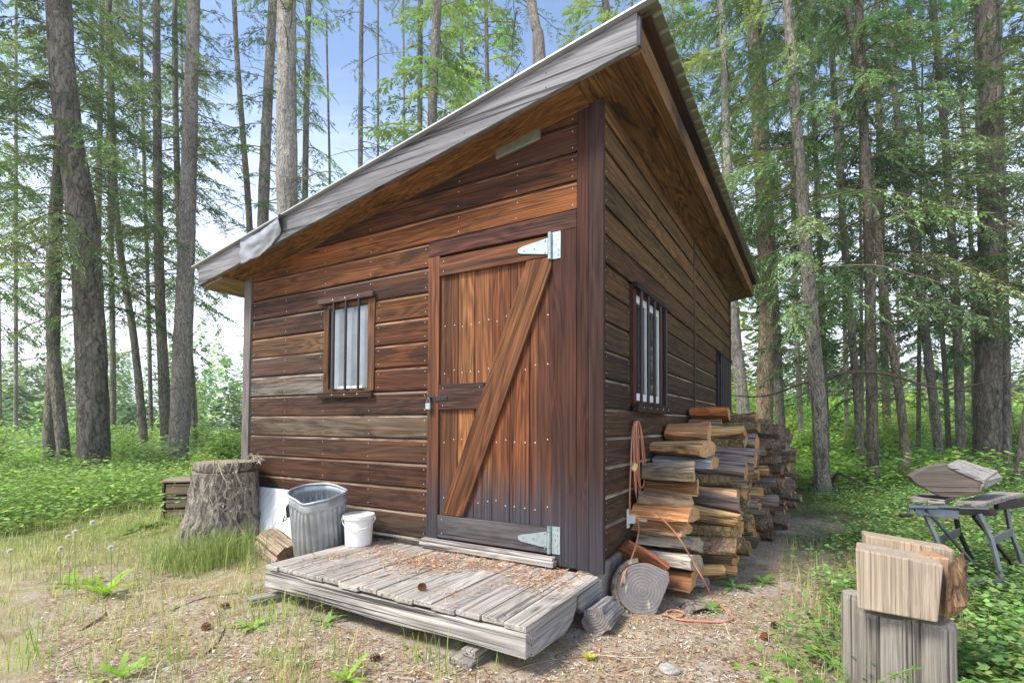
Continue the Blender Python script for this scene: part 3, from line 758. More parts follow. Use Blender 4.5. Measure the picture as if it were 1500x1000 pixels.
# dry vine over the stump
vn = MB()
for k in range(9):
    th = -1.05+random.uniform(-.5, .5); p = [np.array([.28*math.cos(th), .28*math.sin(th), .80+random.random()*.05])]
    for i in range(9):
        q = p[-1]+np.array([random.uniform(-.03, .05), random.uniform(-.05, .02), random.uniform(-.11, -.02)]); rr = math.hypot(q[0], q[1]); mn = .295+.05*(.8-q[2])
        if rr < mn: q[:2] *= mn/rr
        p.append(q)
        if i % 2 == 0:
            e = q+np.array([random.uniform(-.04, .07), random.uniform(-.06, .02), random.uniform(-.02, .06)])
            vn.tube([q, (q+e)/2+np.array([0, 0, .01]), e], [.0028, .002, .0015], 4, 0, jc(S(170, 158, 140), .2))
            for m_ in range(3): f_ = e+np.array([random.uniform(-.015, .015) for _ in range(3)]); vn.tube([e, f_], [.004, .001], 4, 0, jc(S(176, 164, 150), .2))
    vn.tube(p, [.005]*4+[.003]*6, 5, 0, jc(S(150, 138, 120), .2))
for k in range(5):
    a = np.array([.24+.02*k, -.12, .80]); e = a+np.array([.05+.03*random.random(), -.03, .06+.05*random.random()]); g_ = e+np.array([.03, 0, -.05])
    vn.tube([a, (a+e)/2+np.array([0, 0, .02]), e, g_], [.004, .003, .003, .002], 5, 0, jc(S(176, 164, 150), .2))
    for m_ in range(6): f_ = g_+np.array([random.uniform(-.03, .03) for _ in range(3)]); vn.tube([g_, f_], [.006, .002], 5, 0, jc(S(180, 168, 150), .2))
o = vn.build('dry_vine', ['twig'], None, loc=tuple(sp)); o.scale = (1, 1, .88); tag(o, 'dead dry vine hanging down the bark of the big stump', 'vine')

# ---------------------------------------------------------------- old crate behind the stump
p = at(284, 790, 5.75); p[2] = gz(p[0], p[1])-.02
cr = empty('wooden_crate', p, .35, 'weathered open wooden box standing behind the big stump', 'crate'); cr.scale = (.9,)*3
b = MB()
for z in (.0, .16, .31): b.box(-.26, .30, -.21, -.19, z, z+.13, 0, (*jc(S(140, 120, 100), .15), random.random()), jit=.004)
b.build('box_front', ['grey_x'], cr, bevel=.004)
b = MB()
for z in (.0, .16, .31): b.box(-.26, .30, .19, .21, z, z+.13, 0, (*jc(S(130, 112, 95), .15), random.random()))
b.build('box_back', ['grey_x'], cr, bevel=.004)
for xx in (-.285, .305):
    b = MB(); b.box(xx-.012, xx+.012, -.22, .22, 0, .46, 0, (*S(96, 80, 66), .4)); b.build('box_side', ['grey_y'], cr, bevel=.004)
b = MB(); b.box(-.30, .32, -.23, .23, .462, .49, 0, (*S(170, 150, 126), .7), jit=.006); b.build('box_lid', ['grey_x'], cr, bevel=.006)

# ---------------------------------------------------------------- white boards leaning on the wall
def lean_panel(u0, u1, vb, zb, vt, zt_, label):
    a, b_, c_, d_ = uvw(u1, vb, zb), uvw(u0, vb, zb), uvw(u0, vt, zt_), uvw(u1, vt, zt_)
    m = MB(); nrm = np.cross(b_-a, d_-a); nrm /= np.linalg.norm(nrm)
    m.prism([a, b_, c_, d_], nrm*.012); o = m.build('white_panel', ['white_paint'], None, bevel=.003); tag(o, label, 'panel'); return o
lean_panel(2.62, 3.02, -.22, .03, -.045, .56, 'flaking white painted board leaning on the wall behind the metal bin')
lean_panel(3.024, 3.52, -.22, .03, -.045, .56, 'flaking white painted board leaning on the wall between stump and metal bin')
# ---------------------------------------------------------------- galvanised bin
p = at(468, 810, 4.42); uu, vv = to_uv(p[0], p[1]); p = uvw(2.33, -.235, 0); p[2] = gz(p[0], p[1])-.01
for dd_ in np.linspace(4.6, 3.6, 60):
    p_c = at(470, 800, dd_)
    if to_uv(p_c[0], p_c[1])[1] < -.30: break
p[0], p[1] = p_c[0], p_c[1]; p[2] = gz(p[0], p[1])-.01
cn = empty('dustbin', p, 0, 'dented galvanised metal bin with a bent rim and no lid', 'dustbin')
cn.rotation_euler = (.27, 0, 0); HB, RB = .585, .192
def dent(q, th, z):
    x, y, z0 = q; k = sm(.35, 1, z/HB)
    f1 = -.055*k*math.exp(-((((th+2.2+math.pi) % (2*math.pi))-math.pi)/.55)**2)
    f2 = .035*k*math.exp(-((((th-.15+math.pi) % (2*math.pi))-math.pi)/.35)**2)
    f3 = .012*k*mnoise.noise(Vector((math.cos(th)*2, math.sin(th)*2, z*3)))
    r = math.hypot(x, y)+f1+f2+f3
    return (r*math.cos(th)*1.06, r*math.sin(th)*.94, z0-.03*k*math.exp(-((((th+1.9+math.pi) % (2*math.pi))-math.pi)/.5)**2))
def canfn(q, th):
    k = .0055*(1 if math.sin(th*26) > -.1 else -1)*(1 if .035 < q[2] < HB-.105 else 0)
    r = math.hypot(q[0], q[1])+k
    return dent((r*math.cos(th), r*math.sin(th), q[2]), th, q[2])
b = MB(); b.lathe([(RB*.90, 0), (RB*.90, .03), (RB*.905, .04), (RB*.93, .2), (RB*.96, .38), (RB*.98, HB-.11), (RB*.985, HB-.10), (RB*1.02, HB-.085), (RB*1.02, HB-.07), (RB*.99, HB-.055), (RB*.99, HB-.02), (RB*.97, HB-.02), (RB*.97, HB-.07), (RB*.93, .3), (RB*.88, .03)], 208, 0, fn=canfn)
b.cap(RB*.88, .03, 104, 0, fn=canfn); b.build('bin_body', ['metal_zinc'], cn, smooth=True)
b = MB(); n = 72; b.tube([dent((RB*math.cos(t), RB*math.sin(t), HB-.012), t, HB) for t in np.linspace(0, 2*math.pi, n)], .010, 8, caps=False); b.build('bin_rim', ['metal_zinc'], cn, smooth=True)
b = MB(); b.box(-.222, -.196, -.03, .03, .38, .47, jit=.003); b.tube([(-.215, -.06, .41), (-.24, -.05, .36), (-.243, 0, .345), (-.24, .05, .36), (-.215, .06, .41)], .005, 6); b.build('bin_handle', ['dark_steel'], cn, bevel=.003)
# ---------------------------------------------------------------- bucket
p = onz(525, 800, .250); p = uvw(1.79, -.205, .250)
p_b = onz(525, 797, .25); p[0], p[1] = p_b[0], p_b[1]
bk_ = empty('bucket', p, .2, 'white plastic bucket with lid and wire handle standing by the metal bin', 'bucket'); bk_.scale = (.84,)*3
b = MB(); b.lathe([(0, 0), (.112, 0), (.116, .006), (.131, .25), (.133, .262)], 40); b.build('bucket_body', ['white_plastic'], bk_, smooth=False)
b = MB(); b.lathe([(.134, .236), (.143, .24), (.144, .268), (.139, .276), (.125, .272), (0, .270)], 40); b.build('bucket_lid', ['white_plastic'], bk_)
b = MB(); b.tube([(.142*math.cos(t), -.142*abs(math.sin(t))-.004, .235-.075*math.sin(t)) for t in np.linspace(0, math.pi, 17)], .0045, 6)
for s in (-1, 1): b.box(s*.142-.008, s*.142+.008, -.014, .014, .22, .25)
b.build('bucket_handle', ['white_plastic'], bk_, smooth=False)

# ---------------------------------------------------------------- logs
def log_mesh(name, kind, L, r, seed, side_col, end_col, side_mat='log_side', bow=.0):
    """kind: round, half, quarter, slab; the grain runs along x, centred"""
    random.seed(seed); m = MB(); nseg = 9
    if kind == 'round': pf = [(math.cos(t), math.sin(t)) for t in np.linspace(0, 2*math.pi, 15)[:-1]]
    elif kind == 'half': pf = [(math.cos(t), math.sin(t)-.35) for t in np.linspace(0, math.pi, 9)]+[(-.5, -.42), (.1, -.33), (.6, -.4)]
    elif kind == 'quarter': pf = [(-.75, -.62), (-.2, -.70), (.35, -.64), (.95, -.58), (.86, -.15), (.62, .28), (.2, .62), (-.22, .85), (-.55, .45), (-.68, -.1)]
    else: pf = [(-1.15, -.34), (-.4, -.42), (.3, -.36), (1.15, -.30), (1.2, .12), (.8, .36), (.1, .44), (-.6, .38), (-1.18, .2)]
    pf = [(a*random.uniform(.8, 1.18), b*random.uniform(.8, 1.18)) for a, b in pf]
    n = len(pf); vs = []; tp_ = random.uniform(-.22, .22); sk = random.uniform(-.12, .12); tw = random.uniform(-.25, .25)
    for i in range(nseg+1):
        t = i/nseg-.5
        for k, (a, b) in enumerate(pf):
            q = 1+.10*mnoise.noise(Vector((t*2.5+seed, a*2, b*2)))+.05*mnoise.noise(Vector((t*8, a*6+seed, b*6)))
            e = (.02*mnoise.noise(Vector((a*3, b*3, seed)))) if i in (0, nseg) else 0
            q *= 1+tp_*t*2; ca_, sa_ = math.cos(tw*t), math.sin(tw*t); aa, bb = a*ca_-b*sa_, a*sa_+b*ca_
            vs.append((t*L+e+(sk*a*r*2 if i in (0, nseg) else 0), aa*r*q, bb*r*q+bow*(t*t*4-.4)))
    col = (*side_col, random.random())
    fs = [(i*n+k, i*n+(k+1) % n, (i+1)*n+(k+1) % n, (i+1)*n+k) for i in range(nseg) for k in range(n)]
    mats = []
    for f in fs: m.add([vs[j] for j in f], [(0, 1, 2, 3)], 0, col)
    m.add(vs[:n], [tuple(range(n))[::-1]], 1, (*end_col, 0)); m.add(vs[-n:], [tuple(range(n))], 1, (*end_col, 0))
    me = bpy.data.meshes.new(name); me.from_pydata(m.v, [], m.f); me.polygons.foreach_set('material_index', m.m)
    ca = me.color_attributes.new('col', 'FLOAT_COLOR', 'CORNER'); ct = np.empty(len(me.polygons), dtype=np.int32); me.polygons.foreach_get('loop_total', ct)
    ca.data.foreach_set('color', np.repeat(np.array(m.c, dtype=np.float32), ct, axis=0).ravel())
    bm = bmesh.new(); bm.from_mesh(me); bmesh.ops.remove_doubles(bm, verts=bm.verts, dist=.0004); bmesh.ops.recalc_face_normals(bm, faces=bm.faces); bm.to_mesh(me); bm.free()
    for mm in (side_mat, 'log_rings'): me.materials.append(M[mm])
    return me
ORG, TAN, BRN, GRY, PAL, DRK = S(206, 142, 90), S(208, 166, 116), S(150, 104, 68), S(150, 146, 142), S(204, 190, 168), S(104, 88, 76)
def place_log(me, u, v, z, yaw=0, roll=0, pitch=0, label=None, group=None, name='firewood_log', cat='log'):
    o = bpy.data.objects.new(name, me); COL.objects.link(o); p = uvw(u, v, z); o.location = tuple(p)
    o.rotation_mode = 'XYZ'; o.rotation_euler = (roll, pitch, -YAW+math.pi+yaw); tag(o, label, cat, group); return o
GRP = 'firewood stacked along the side wall'
explicit = [  # left px, right px, centre y, height px, kind, colour, label, roll, side material
    (940, 1010, 835, 26, 'slab', BRN, 'brown split log near the bottom of the woodpile, behind the sawn half log', .0, 'log_side'),
    (938, 1012, 813, 34, 'slab', PAL, 'pale bleached slab of firewood, the lower of two pale ones above the sawn half log', .15, 'log_side'),
    (944, 1016, 788, 40, 'slab', PAL, 'pale bleached slab of firewood with a splintered end, upper of two pale ones', .2, 'log_side'),
    (934, 1000, 768, 24, 'half', TAN, 'thin tan split log under the bright orange one', .0, 'log_side'),
    (931, 1009, 748, 34, 'slab', ORG, 'bright orange flat-faced split log at the near end of the woodpile', .0, 'log_side'),
    (938, 1006, 728, 22, 'slab', S(150, 124, 96), 'flat grey-brown split log resting on the bright orange one', .0, 'log_side'),
    (945, 1016, 711, 28, 'half', S(140, 104, 66), 'dark golden round-backed log below the lumpy grey one', .1, 'log_side'),
    (942, 1010, 692, 36, 'half', S(160, 142, 118), 'lumpy grey-brown log with knobbly bark sticking out at the near end', .1, 'log_side'),
    (964, 1040, 675, 24, 'slab', S(152, 154, 160), 'blue-grey weathered split log under a tan one', .0, 'log_side'),
    (962, 1032, 656, 26, 'slab', TAN, 'broad tan split log lying on the blue-grey one', .05, 'log_side'),
    (978, 1034, 634, 34, 'quarter', S(206, 150, 96), 'tan wedge-shaped split log with its ridge upward', .3, 'log_side'),
    (1010, 1052, 622, 20, 'round', S(132, 112, 92), 'round bark-covered log just under the topmost orange log', .0, 'log_side'),
    (1013, 1064, 607, 24, 'slab', S(190, 116, 62), 'orange-brown split log tilted on top of the woodpile', .2, 'log_side'),
    (1030, 1075, 640, 24, 'quarter', S(178, 150, 110), 'tan split log near the top of the pile, right of the wedge-shaped one', .5, 'log_side')]
logspots = []
for i, (xl, xr, yc, hp, kind, colr, lab, roll, sm_) in enumerate(explicit):
    v, z = side(xl, yc, -.045)
    v = max(v, .62); dep = C0[1]+DL[1]*-.2+DR[1]*v
    h = hp*dep/F; r = h/2*{'slab': 2.3, 'half': 1.5, 'quarter': 1.4, 'round': 1.0}[kind]
    # length from the right-hand pixel
    lo, hi = .1, 1.2
    for _ in range(30):
        mid = (lo+hi)/2; q = uvw(-.045-mid, v, 0); xx = 750+F*(q[0]/q[1])
        if xx < xr: lo = mid
        else: hi = mid
    L = min(.62, mid+.03)
    me = log_mesh('log', kind, L, min(r*.95, .125), 100+i, colr, jc(S(214, 170, 118) if colr not in (PAL, GRY) else S(190, 176, 150), .1), sm_)
    place_log(me, -.045-L/2, v, z, random.uniform(-.06, .06), roll, 0, lab, GRP)
    logspots.append((v, z))
lm = []
for i in range(12):
    kind = ('slab', 'half', 'quarter', 'round')[i % 4]
    lm.append((log_mesh('log', kind, random.uniform(.42, .56), random.uniform(.052, .074), 200+i, jc(random.choice((BRN, S(150, 136, 122), TAN, S(176, 156, 134))), .15), jc(random.choice((S(206, 150, 96), S(190, 160, 124), S(160, 128, 96))), .1), 'log_side' if i % 2 else 'bark_log')))
ld = []
for i in range(12):
    kind = ('round', 'half', 'round', 'quarter')[i % 4]
    ld.append((log_mesh('log', kind, random.uniform(.5, .8), random.uniform(.042, .066), 300+i, jc(S(136, 124, 112), .2), jc(random.choice((S(150, 128, 104), S(120, 104, 90), S(170, 136, 100))), .15), 'bark_log' if i % 3 else 'log_side', .02*(i % 2))))
for me in ld+lm:
    if me.materials[0].name == 'log_bark':
        a = me.color_attributes['col']; n_ = len(a.data); arr = np.empty(n_*4, dtype=np.float32); a.data.foreach_get('color', arr); arr = arr.reshape(-1, 4)
        mi = np.empty(len(me.polygons), dtype=np.int32); me.polygons.foreach_get('material_index', mi); ct = np.empty(len(me.polygons), dtype=np.int32); me.polygons.foreach_get('loop_total', ct)
        lmk = np.repeat(mi, ct) == 0; arr[lmk, :3] = np.clip(arr[lmk, :3]*2.4+.45, .3, 1.4); a.data.foreach_set('color', arr.ravel())
random.seed(21)
def pile_h(v):
    if v < 1.25: return .30+.42*sm(.8, 1.25, v)
    if v < 2.5: return .62+.66*sm(1.25, 2.4, v)
    return 1.28-.085*(v-2.5)-.30*sm(4.6, 5.8, v)+.07*math.sin(v*3.1)
z = .065; nl = 0
r_i = 0
while z < 1.36:
    v = .95+.08*(r_i % 2)+(.0 if z < .5 else .0)
    while v < 5.75:
        if z < pile_h(v)-.03 and not any(abs(v-a) < .15 and abs(z-b) < .085 for a, b in logspots):
            late = sm(2.4, 3.2, v)
            me = random.choice(ld if random.random() < late else lm)
            L = me.dimensions[0] if hasattr(me, 'dimensions') else .5
            out = random.uniform(-.11, .13)*(1+.7*late)+(.05*late)+.06*late*sm(1.2, .2, z)
            place_log(me, -.32-out, v+random.uniform(-.025, .025), z+random.uniform(-.02, .02), random.uniform(-.26, .26), random.uniform(0, 6.28), random.uniform(-.09, .09),
                      'weathered grey-brown log in the far dark stretch of the woodpile' if late > .5 else 'brown split log showing its cut end in the near part of the woodpile', 'far dark firewood along the side wall' if late > .5 else 'near split firewood along the side wall')
            nl += 1
        v += .140 if v < 2.8 else .132
    z += .104; r_i += 1
print('pile logs', nl)
# slanting logs fallen at the pile's foot
for i, (px, py, ang, kind, colr, lab) in enumerate((
        (1062, 800, .1, 'slab', GRY, 'grey squared offcut lying on the dirt by the foot of the woodpile'),
        (998, 858, .15, 'slab', GRY, 'short grey offcut on the dirt right behind the sawn half log'),
        (1035, 815, -.5, 'quarter', S(130, 126, 124), 'grey split piece slanting against the foot of the woodpile'),
        (1008, 822, .3, 'half', S(140, 132, 124), 'small grey chunk half hidden by leaves at the foot of the woodpile'),
        (1130, 735, .2, 'round', DRK, 'dark log fallen loose at the far foot of the woodpile'),
        (1110, 742, -.2, 'round', DRK, 'dark branch log on the grass next to the fallen loose log'))):
    p = onz(px, py); uu, vv = to_uv(p[0], p[1])
    me = log_mesh('log', kind, .34, .065, 400+i, colr, S(160, 148, 132), 'log_side')
    o = place_log(me, uu, vv, gz(p[0], p[1])+.045, ang, .1, 0, lab)
# leaning slab of red-brown bark
me = log_mesh('bark_slab', 'slab', .30, .075, 441, S(160, 100, 66), S(176, 118, 80))
o = place_log(me, -.13, .42, .27, .35, .9, -.55, 'red-brown slab of bark leaning on the wall foot by the orange cord', name='bark_slab', cat='bark')
# half round log standing on its edge, sawn face to the camera
p = onz(944, 900); p = at(944, 868, 3.18); p[2] = .150
hl = empty('half_log', p, 0, 'big half-round log end with grey sawn face and growth rings', 'log')
fx = np.array([.52, -.854, 0.]) ; sx = np.array([.93, .36, 0]); sx = np.array([math.cos(-.12), math.sin(-.12), 0]); fn_ = np.array([-.12, -.95, .26]); fn_ /= np.linalg.norm(fn_)
upv = np.cross(sx, fn_); upv /= np.linalg.norm(upv); upv = upv if upv[2] > 0 else -upv
poly = []
for t in np.linspace(math.radians(72), math.radians(285), 26): poly.append((.185*math.cos(t)+.0, .175*math.sin(t)))
poly += [(.075, -.145), (.12, -.05), (.17, .06), (.165, .12)]
poly = [(a*.92*(1+.02*mnoise.noise(Vector((a*9, b*9, 1)))), b*.90) for a, b in poly]
b = MB(); b.prism([sx*a+upv*c_ for a, c_ in poly], -fn_*.22, 0, (*S(116, 112, 112), .3)); b.build('log_wood', ['rings'], hl, bevel=.006)
b = MB()
arc = [(.185*math.cos(t), .175*math.sin(t)) for t in np.linspace(math.radians(100), math.radians(285), 30)]
arc = [(a*.91, c_*.91) for a, c_ in arc]; inn = [(a*1.02, c_*1.02) for a, c_ in arc]; outp = [(a*(1.20+.05*mnoise.noise(Vector((a*20, c_*20, 0)))), c_*(1.20+.05*mnoise.noise(Vector((a*20, c_*20, 3))))) for a, c_ in arc]
for i in range(len(arc)-1):
    b.prism([sx*inn[i][0]+upv*inn[i][1]+fn_*random.uniform(-.004, .003), sx*inn[i+1][0]+upv*inn[i+1][1], sx*outp[i+1][0]+upv*outp[i+1][1], sx*outp[i][0]+upv*outp[i][1]], -fn_*.22, 0, (1.5, 1.42, 1.3, 0))
b.build('bark_rim', ['stump_bark'], hl)
# short round log by the platform
p = onz(868, 915); me = log_mesh('log', 'round', .26, .075, 451, S(150, 146, 142), S(140, 136, 132))
o = bpy.data.objects.new('short_log', me); COL.objects.link(o); q = at(884, 896, 2.98); o.location = (q[0], q[1], .07); o.rotation_euler = (.2, 0, 1.02); tag(o, 'short round grey log lying by the right end of the platform', 'log')
# bark chunk left of the platform
p = at(402, 838, 4.0); me = log_mesh('log', 'half', .42, .12, 455, S(160, 138, 116), S(120, 100, 84)); 
o = bpy.data.objects.new('split_log', me); COL.objects.link(o); o.location = (p[0]-.02, p[1]+.12, gz(p[0], p[1])+.10); o.rotation_euler = (.25, .18, -.75); tag(o, 'split log with peeling surface lying left of the platform by the stump', 'log')

# ---------------------------------------------------------------- extension cord
cd = MB()
hu, hv = -.05, .56
def wl(v, z, o=.045): return uvw(-o, v, z)
top = 1.225
loops = [(0, 0, .52), (0, 0, .66), (0, 0, .60), (0, 0, .74)]
for i, (va, vb, zb) in enumerate(loops):
    pts = []
    for t in np.linspace(0, 1, 26):
        th = t*2*math.pi
        z = top-.03-(top-zb)*(.5-.5*math.cos(th)) if True else 0
        w = math.sin(th)*(.11, .05, .15, .08)[i]*(1-.25*math.cos(th))
        v = .565+(-1)**i*0+w+ (-.04, .05, .13, .09)[i]*(.5-.5*math.cos(th))
        pts.append(wl(v, z+.03*(1 if False else 0), .045+.006*i+.004*math.sin(3*th)))
    cd.tube(pts, .0058, 6, caps=False)
a = wl(.64, .56, .07); cd.tube([wl(.66, .60, .06), wl(.72, .53, .09), wl(.80, .50, .12), wl(.82, .57, .12), wl(.75, .62, .1), wl(.70, .55, .1), wl(.80, .47, .13), wl(.86, .49, .14)], .0058, 6)
def gp(px, py, lift=.012): q = onz(px, py); q[2] = gz(q[0], q[1])+lift; return q
cd.tube([wl(.46, .52, .09), wl(.50, .44, .09), at(931, 800, 3.34), at(924, 820, 3.27), at(912, 846, 3.18), at(909, 858, 3.2)], .0058, 6)
pts = [wl(.72, .62, .10), at(966, 755, 3.45), at(985, 775, 3.42), at(1000, 796, 3.40), at(1015, 822, 3.44), at(1030, 848, 3.42), gp(1042, 872), gp(1056, 888), gp(1070, 900), gp(1073, 908), gp(1066, 913), gp(1050, 914), gp(1020, 912), gp(995, 910), gp(980, 905), gp(976, 900), gp(985, 897), gp(998, 899), gp(999, 904), gp(988, 906), gp(970, 904)]
def smooth(pts, k=4):
    o = []
    for i in range(len(pts)-1):
        p0, p1, p2, p3 = pts[max(i-1, 0)], pts[i], pts[i+1], pts[min(i+2, len(pts)-1)]
        for j in range(k):
            t = j/k; o.append(.5*((2*p1)+(-p0+p2)*t+(2*p0-5*p1+4*p2-p3)*t*t+(-p0+3*p1-3*p2+p3)*t**3))
    return o+[pts[-1]]
cd.tube(smooth([np.array(q) for q in pts]), .0058, 6)
co = cd.build('extension_cord', ['cord'], None, smooth=True); tag(co, 'orange extension cord hanging in loops on the side wall and trailing over the dirt', 'cord')
b = MB(); q = wl(.50, .86, .06); b.box(-.022, .022, -.006, .006, -.026, .026); b.build('cord_tag', ['tag_yellow'], co, loc=tuple(wl(.475, .875, .065)), rot=(.1, .6, -YAW+1.2))
b = MB(); b.box(-.03, .03, -.018, .018, -.018, .018); b.build('cord_plug', ['white_plastic'], co, bevel=.004, loc=tuple(wl(.50, .52, .115)), rot=(0, .1, -YAW))
b = MB(); b.tube([(.02, .565, top-.012), (.10, .565, top-.02)], .005, 6); b.build('hanging_peg', ['steel'], cab)

# ---------------------------------------------------------------- squared chunk on upright round logs
def P3(x, y, d): return at(x, y, d)
pc = at(1325, 905, 2.15)
bl = empty('wood_chunk', (0, 0, 0), 0, 'squared pale block of wood with a rough bark end, resting on upright logs', 'block')
def hexa(name, f4, depthv, col, mat, parent, bevel=.006, jit=.0):
    m = MB(); m.prism(f4, depthv, 0, (*col, random.random())); return m.build(name, [mat], parent, bevel=bevel)
fd = 2.02
f4 = [P3(1253, 803, fd+.02), P3(1382, 828, fd-.06), P3(1374, 912, fd-.06), P3(1256, 891, fd+.02)]
back = np.array([.10, .14, 0.0])
bl.location = tuple(np.mean(f4, axis=0)-np.array([0, 0, .13]))
mi_ = np.array(bl.location)
hexa('front_half', [q-mi_ for q in f4], back*.9, S(172, 154, 132), 'sawn_z', bl)
bp = [P3(1268, 783, fd+.15), P3(1399, 806, fd+.09), P3(1400, 890, fd+.09), P3(1272, 872, fd+.15)]
hexa('split_core', [P3(1300, 812, fd+.07)-mi_, P3(1392, 817, fd+.0)-mi_, P3(1388, 902, fd+.0)-mi_, P3(1302, 884, fd+.07)-mi_], np.array([.02, .12, 0]), S(176, 138, 104), 'sawn_z', bl)
hexa('rear_half', [q-mi_ for q in bp], np.array([.05, .10, 0]), S(178, 156, 130), 'sawn_z', bl)
m = MB(); ep = [(1377, 826), (1402, 806), (1409, 890), (1390, 905), (1374, 905)]
grid = []
e0, e1, e2, e3 = P3(1381, 826, fd-.05), P3(1404, 806, fd+.12), P3(1410, 888, fd+.12), P3(1375, 908, fd-.05)
nx = 14
for i in range(nx+1):
    for j in range(nx+1):
        s, t = i/nx, j/nx; q = (e0*(1-s)+e1*s)*(1-t)+(e3*(1-s)+e2*s)*t
        ed = min(s, 1-s, t, 1-t)
        q = q+np.array([.012+.05*sm(0, .25, ed)*(.55+.9*mnoise.noise(Vector((s*5, t*3, 7)))), -.01, 0]); grid.append(q-mi_)
m.add(grid, [(i*(nx+1)+j, (i+1)*(nx+1)+j, (i+1)*(nx+1)+j+1, i*(nx+1)+j+1) for i in range(nx) for j in range(nx)], 0, (1, 1, 1, 0)); m.build('bark_end', ['bark_rough'], bl, smooth=False)
def post(px, py_top, dep, r, label, hgt=.5):
    q = at(px, py_top, dep); m = MB()
    z0 = -.06; 
    barkcyl(m, [(r*1.06, 0), (r*1.03, .1), (r, .25), (r, q[2]-.02), (r*.93, q[2])], 90, .03, px, mat=0, capmat=1, flare=lambda th, z: -sum(a*math.exp(-((((th-c0_+math.pi) % (2*math.pi))-math.pi)/w_)**2) for c0_, a, w_ in ((-2.0+px % 7*.1, .30, .035), (-1.35, .22, .03), (-.9-px % 5*.1, .30, .04), (-2.5, .2, .03))))
    m.c = [(*S(158, 149, 136), .3) if True else c for c in m.c]
    o = m.build('upright_log', ['block_z', 'log_end'], None, smooth=False, bevel=0, loc=(q[0], q[1], gz(q[0], q[1])-.0)); tag(o, label, 'log'); return o
post(1300, 896, 2.14, .105, 'thick grey upright log under the left side of the squared block')
post(1357, 905, 2.10, .092, 'grey upright log under the right side of the squared block')
post(1254, 872, 2.26, .055, 'pale rounded upright log peeking out left of the block')

# ---------------------------------------------------------------- folding workbench
bd = 3.6
wb = empty('workbench', at(1420, 868, bd), 0, 'folding steel workbench with grey wooden jaws standing in the greenery', 'workbench')
wb.location[2] = 0.0
wo = np.array(wb.location)
def wbar(name, pts, w, h, mat='steel'):
    m = MB(); m.tube([np.array(q)-wo for q in pts], w, 4, twist=math.pi/4); return m.build(name, [mat], wb, bevel=.003)
def jaw(name, pts, th):
    m = MB(); m.prism([np.array(q)-wo for q in pts], (0, 0, -th), 0, (*S(170, 160, 148), random.random())); return m.build(name, ['grey_x'], wb, bevel=.004)
jaw('jaw', [at(1334, 727, 3.50), at(1384, 732, 3.45), at(1400, 724, 3.75), at(1350, 722, 3.85)], .035)
jaw('jaw', [at(1401, 734, 3.42), at(1444, 736, 3.38), at(1499, 721, 3.85), at(1455, 719, 4.05)], .03)
m = MB(); m.prism([q-wo for q in (at(1360, 733, 3.44), at(1383, 735, 3.43), at(1383, 738, 3.43), at(1360, 737, 3.44))], (.05, .12, 0), 0, (*S(160, 146, 130), .2)); m.build('jaw_block', ['grey_x'], wb, bevel=.003)
def beamq(name, a, b, h, t, mat='steel'):
    a, b = np.array(a)-wo, np.array(b)-wo; m = MB(); d_ = b-a; nrm = np.cross(d_, (0, 0, 1.)); nrm = nrm/np.linalg.norm(nrm)*t
    m.prism([a, b, b+np.array([0, 0, -h]), a+np.array([0, 0, -h])], nrm, 0); return m.build(name, [mat], wb, bevel=.003)
beamq('rail', at(1338, 738, 3.50), at(1455, 744, 3.42), .05, .03, 'dark_steel'); beamq('rail', at(1340, 741, 3.44), at(1404, 748, 3.40), .055, .004); beamq('rail', at(1455, 734, 3.7), at(1496, 729, 3.8), .06, .03, 'dark_steel')
m = MB(); m.tube([at(1330, 742, 3.42)-wo, at(1372, 743, 3.41)-wo], .015, 10); m.tube([at(1372, 742, 3.41)-wo, at(1405, 743, 3.40)-wo], .010, 10); m.tube([at(1405, 744, 3.40)-wo, at(1448, 745, 3.38)-wo], .008, 10)
m.build('screw', ['steel'], wb, smooth=True)
m = MB(); m.tube([at(1333, 741, 3.42)-wo, at(1334, 754, 3.42)-wo], .007, 8); m.build('crank', ['steel'], wb); m = MB(); m.tube([at(1336, 754, 3.42)-wo, at(1319, 755, 3.40)-wo], [.010, .012], 8); m.build('crank_handle', ['dark_steel'], wb)
def leg(pts, w=.017, mat='steel', name='leg'): wbar(name, pts, w, w, mat)
leg([at(1355, 752, 3.46), at(1372, 790, 3.44), at(1388, 838, 3.42)]); leg([at(1400, 752, 3.75), at(1404, 778, 3.76), at(1427, 826, 3.78)], mat='dark_steel')
beamq('leg_brace', at(1370, 786, 3.44), at(1406, 772, 3.76), .06, .006)
leg([at(1357, 746, 3.42), at(1392, 786, 3.5), at(1426, 826, 3.6)], .014, name='strut')
leg([at(1434, 752, 3.40), at(1452, 790, 3.38), at(1471, 860, 3.34)]); leg([at(1473, 738, 3.75), at(1480, 776, 3.74), at(1500, 830, 3.72)])
beamq('leg_brace', at(1453, 785, 3.38), at(1483, 772, 3.74), .06, .006)
leg([at(1426, 756, 3.5), at(1462, 800, 3.6), at(1500, 846, 3.7)], .014, 'dark_steel', 'strut')
beamq('foot_bar', at(1400, 846, 3.40), at(1474, 848, 3.34), .03, .02); beamq('foot_bar', at(1402, 862, 3.28), at(1480, 874, 3.26), .04, .02)
m = MB(); m.prism([q-wo for q in (at(1463, 852, 3.36), at(1474, 852, 3.36), at(1490, 884, 3.3), at(1470, 880, 3.3))], (.02, .02, 0)); m.build('foot', ['dark_steel'], wb, bevel=.004)
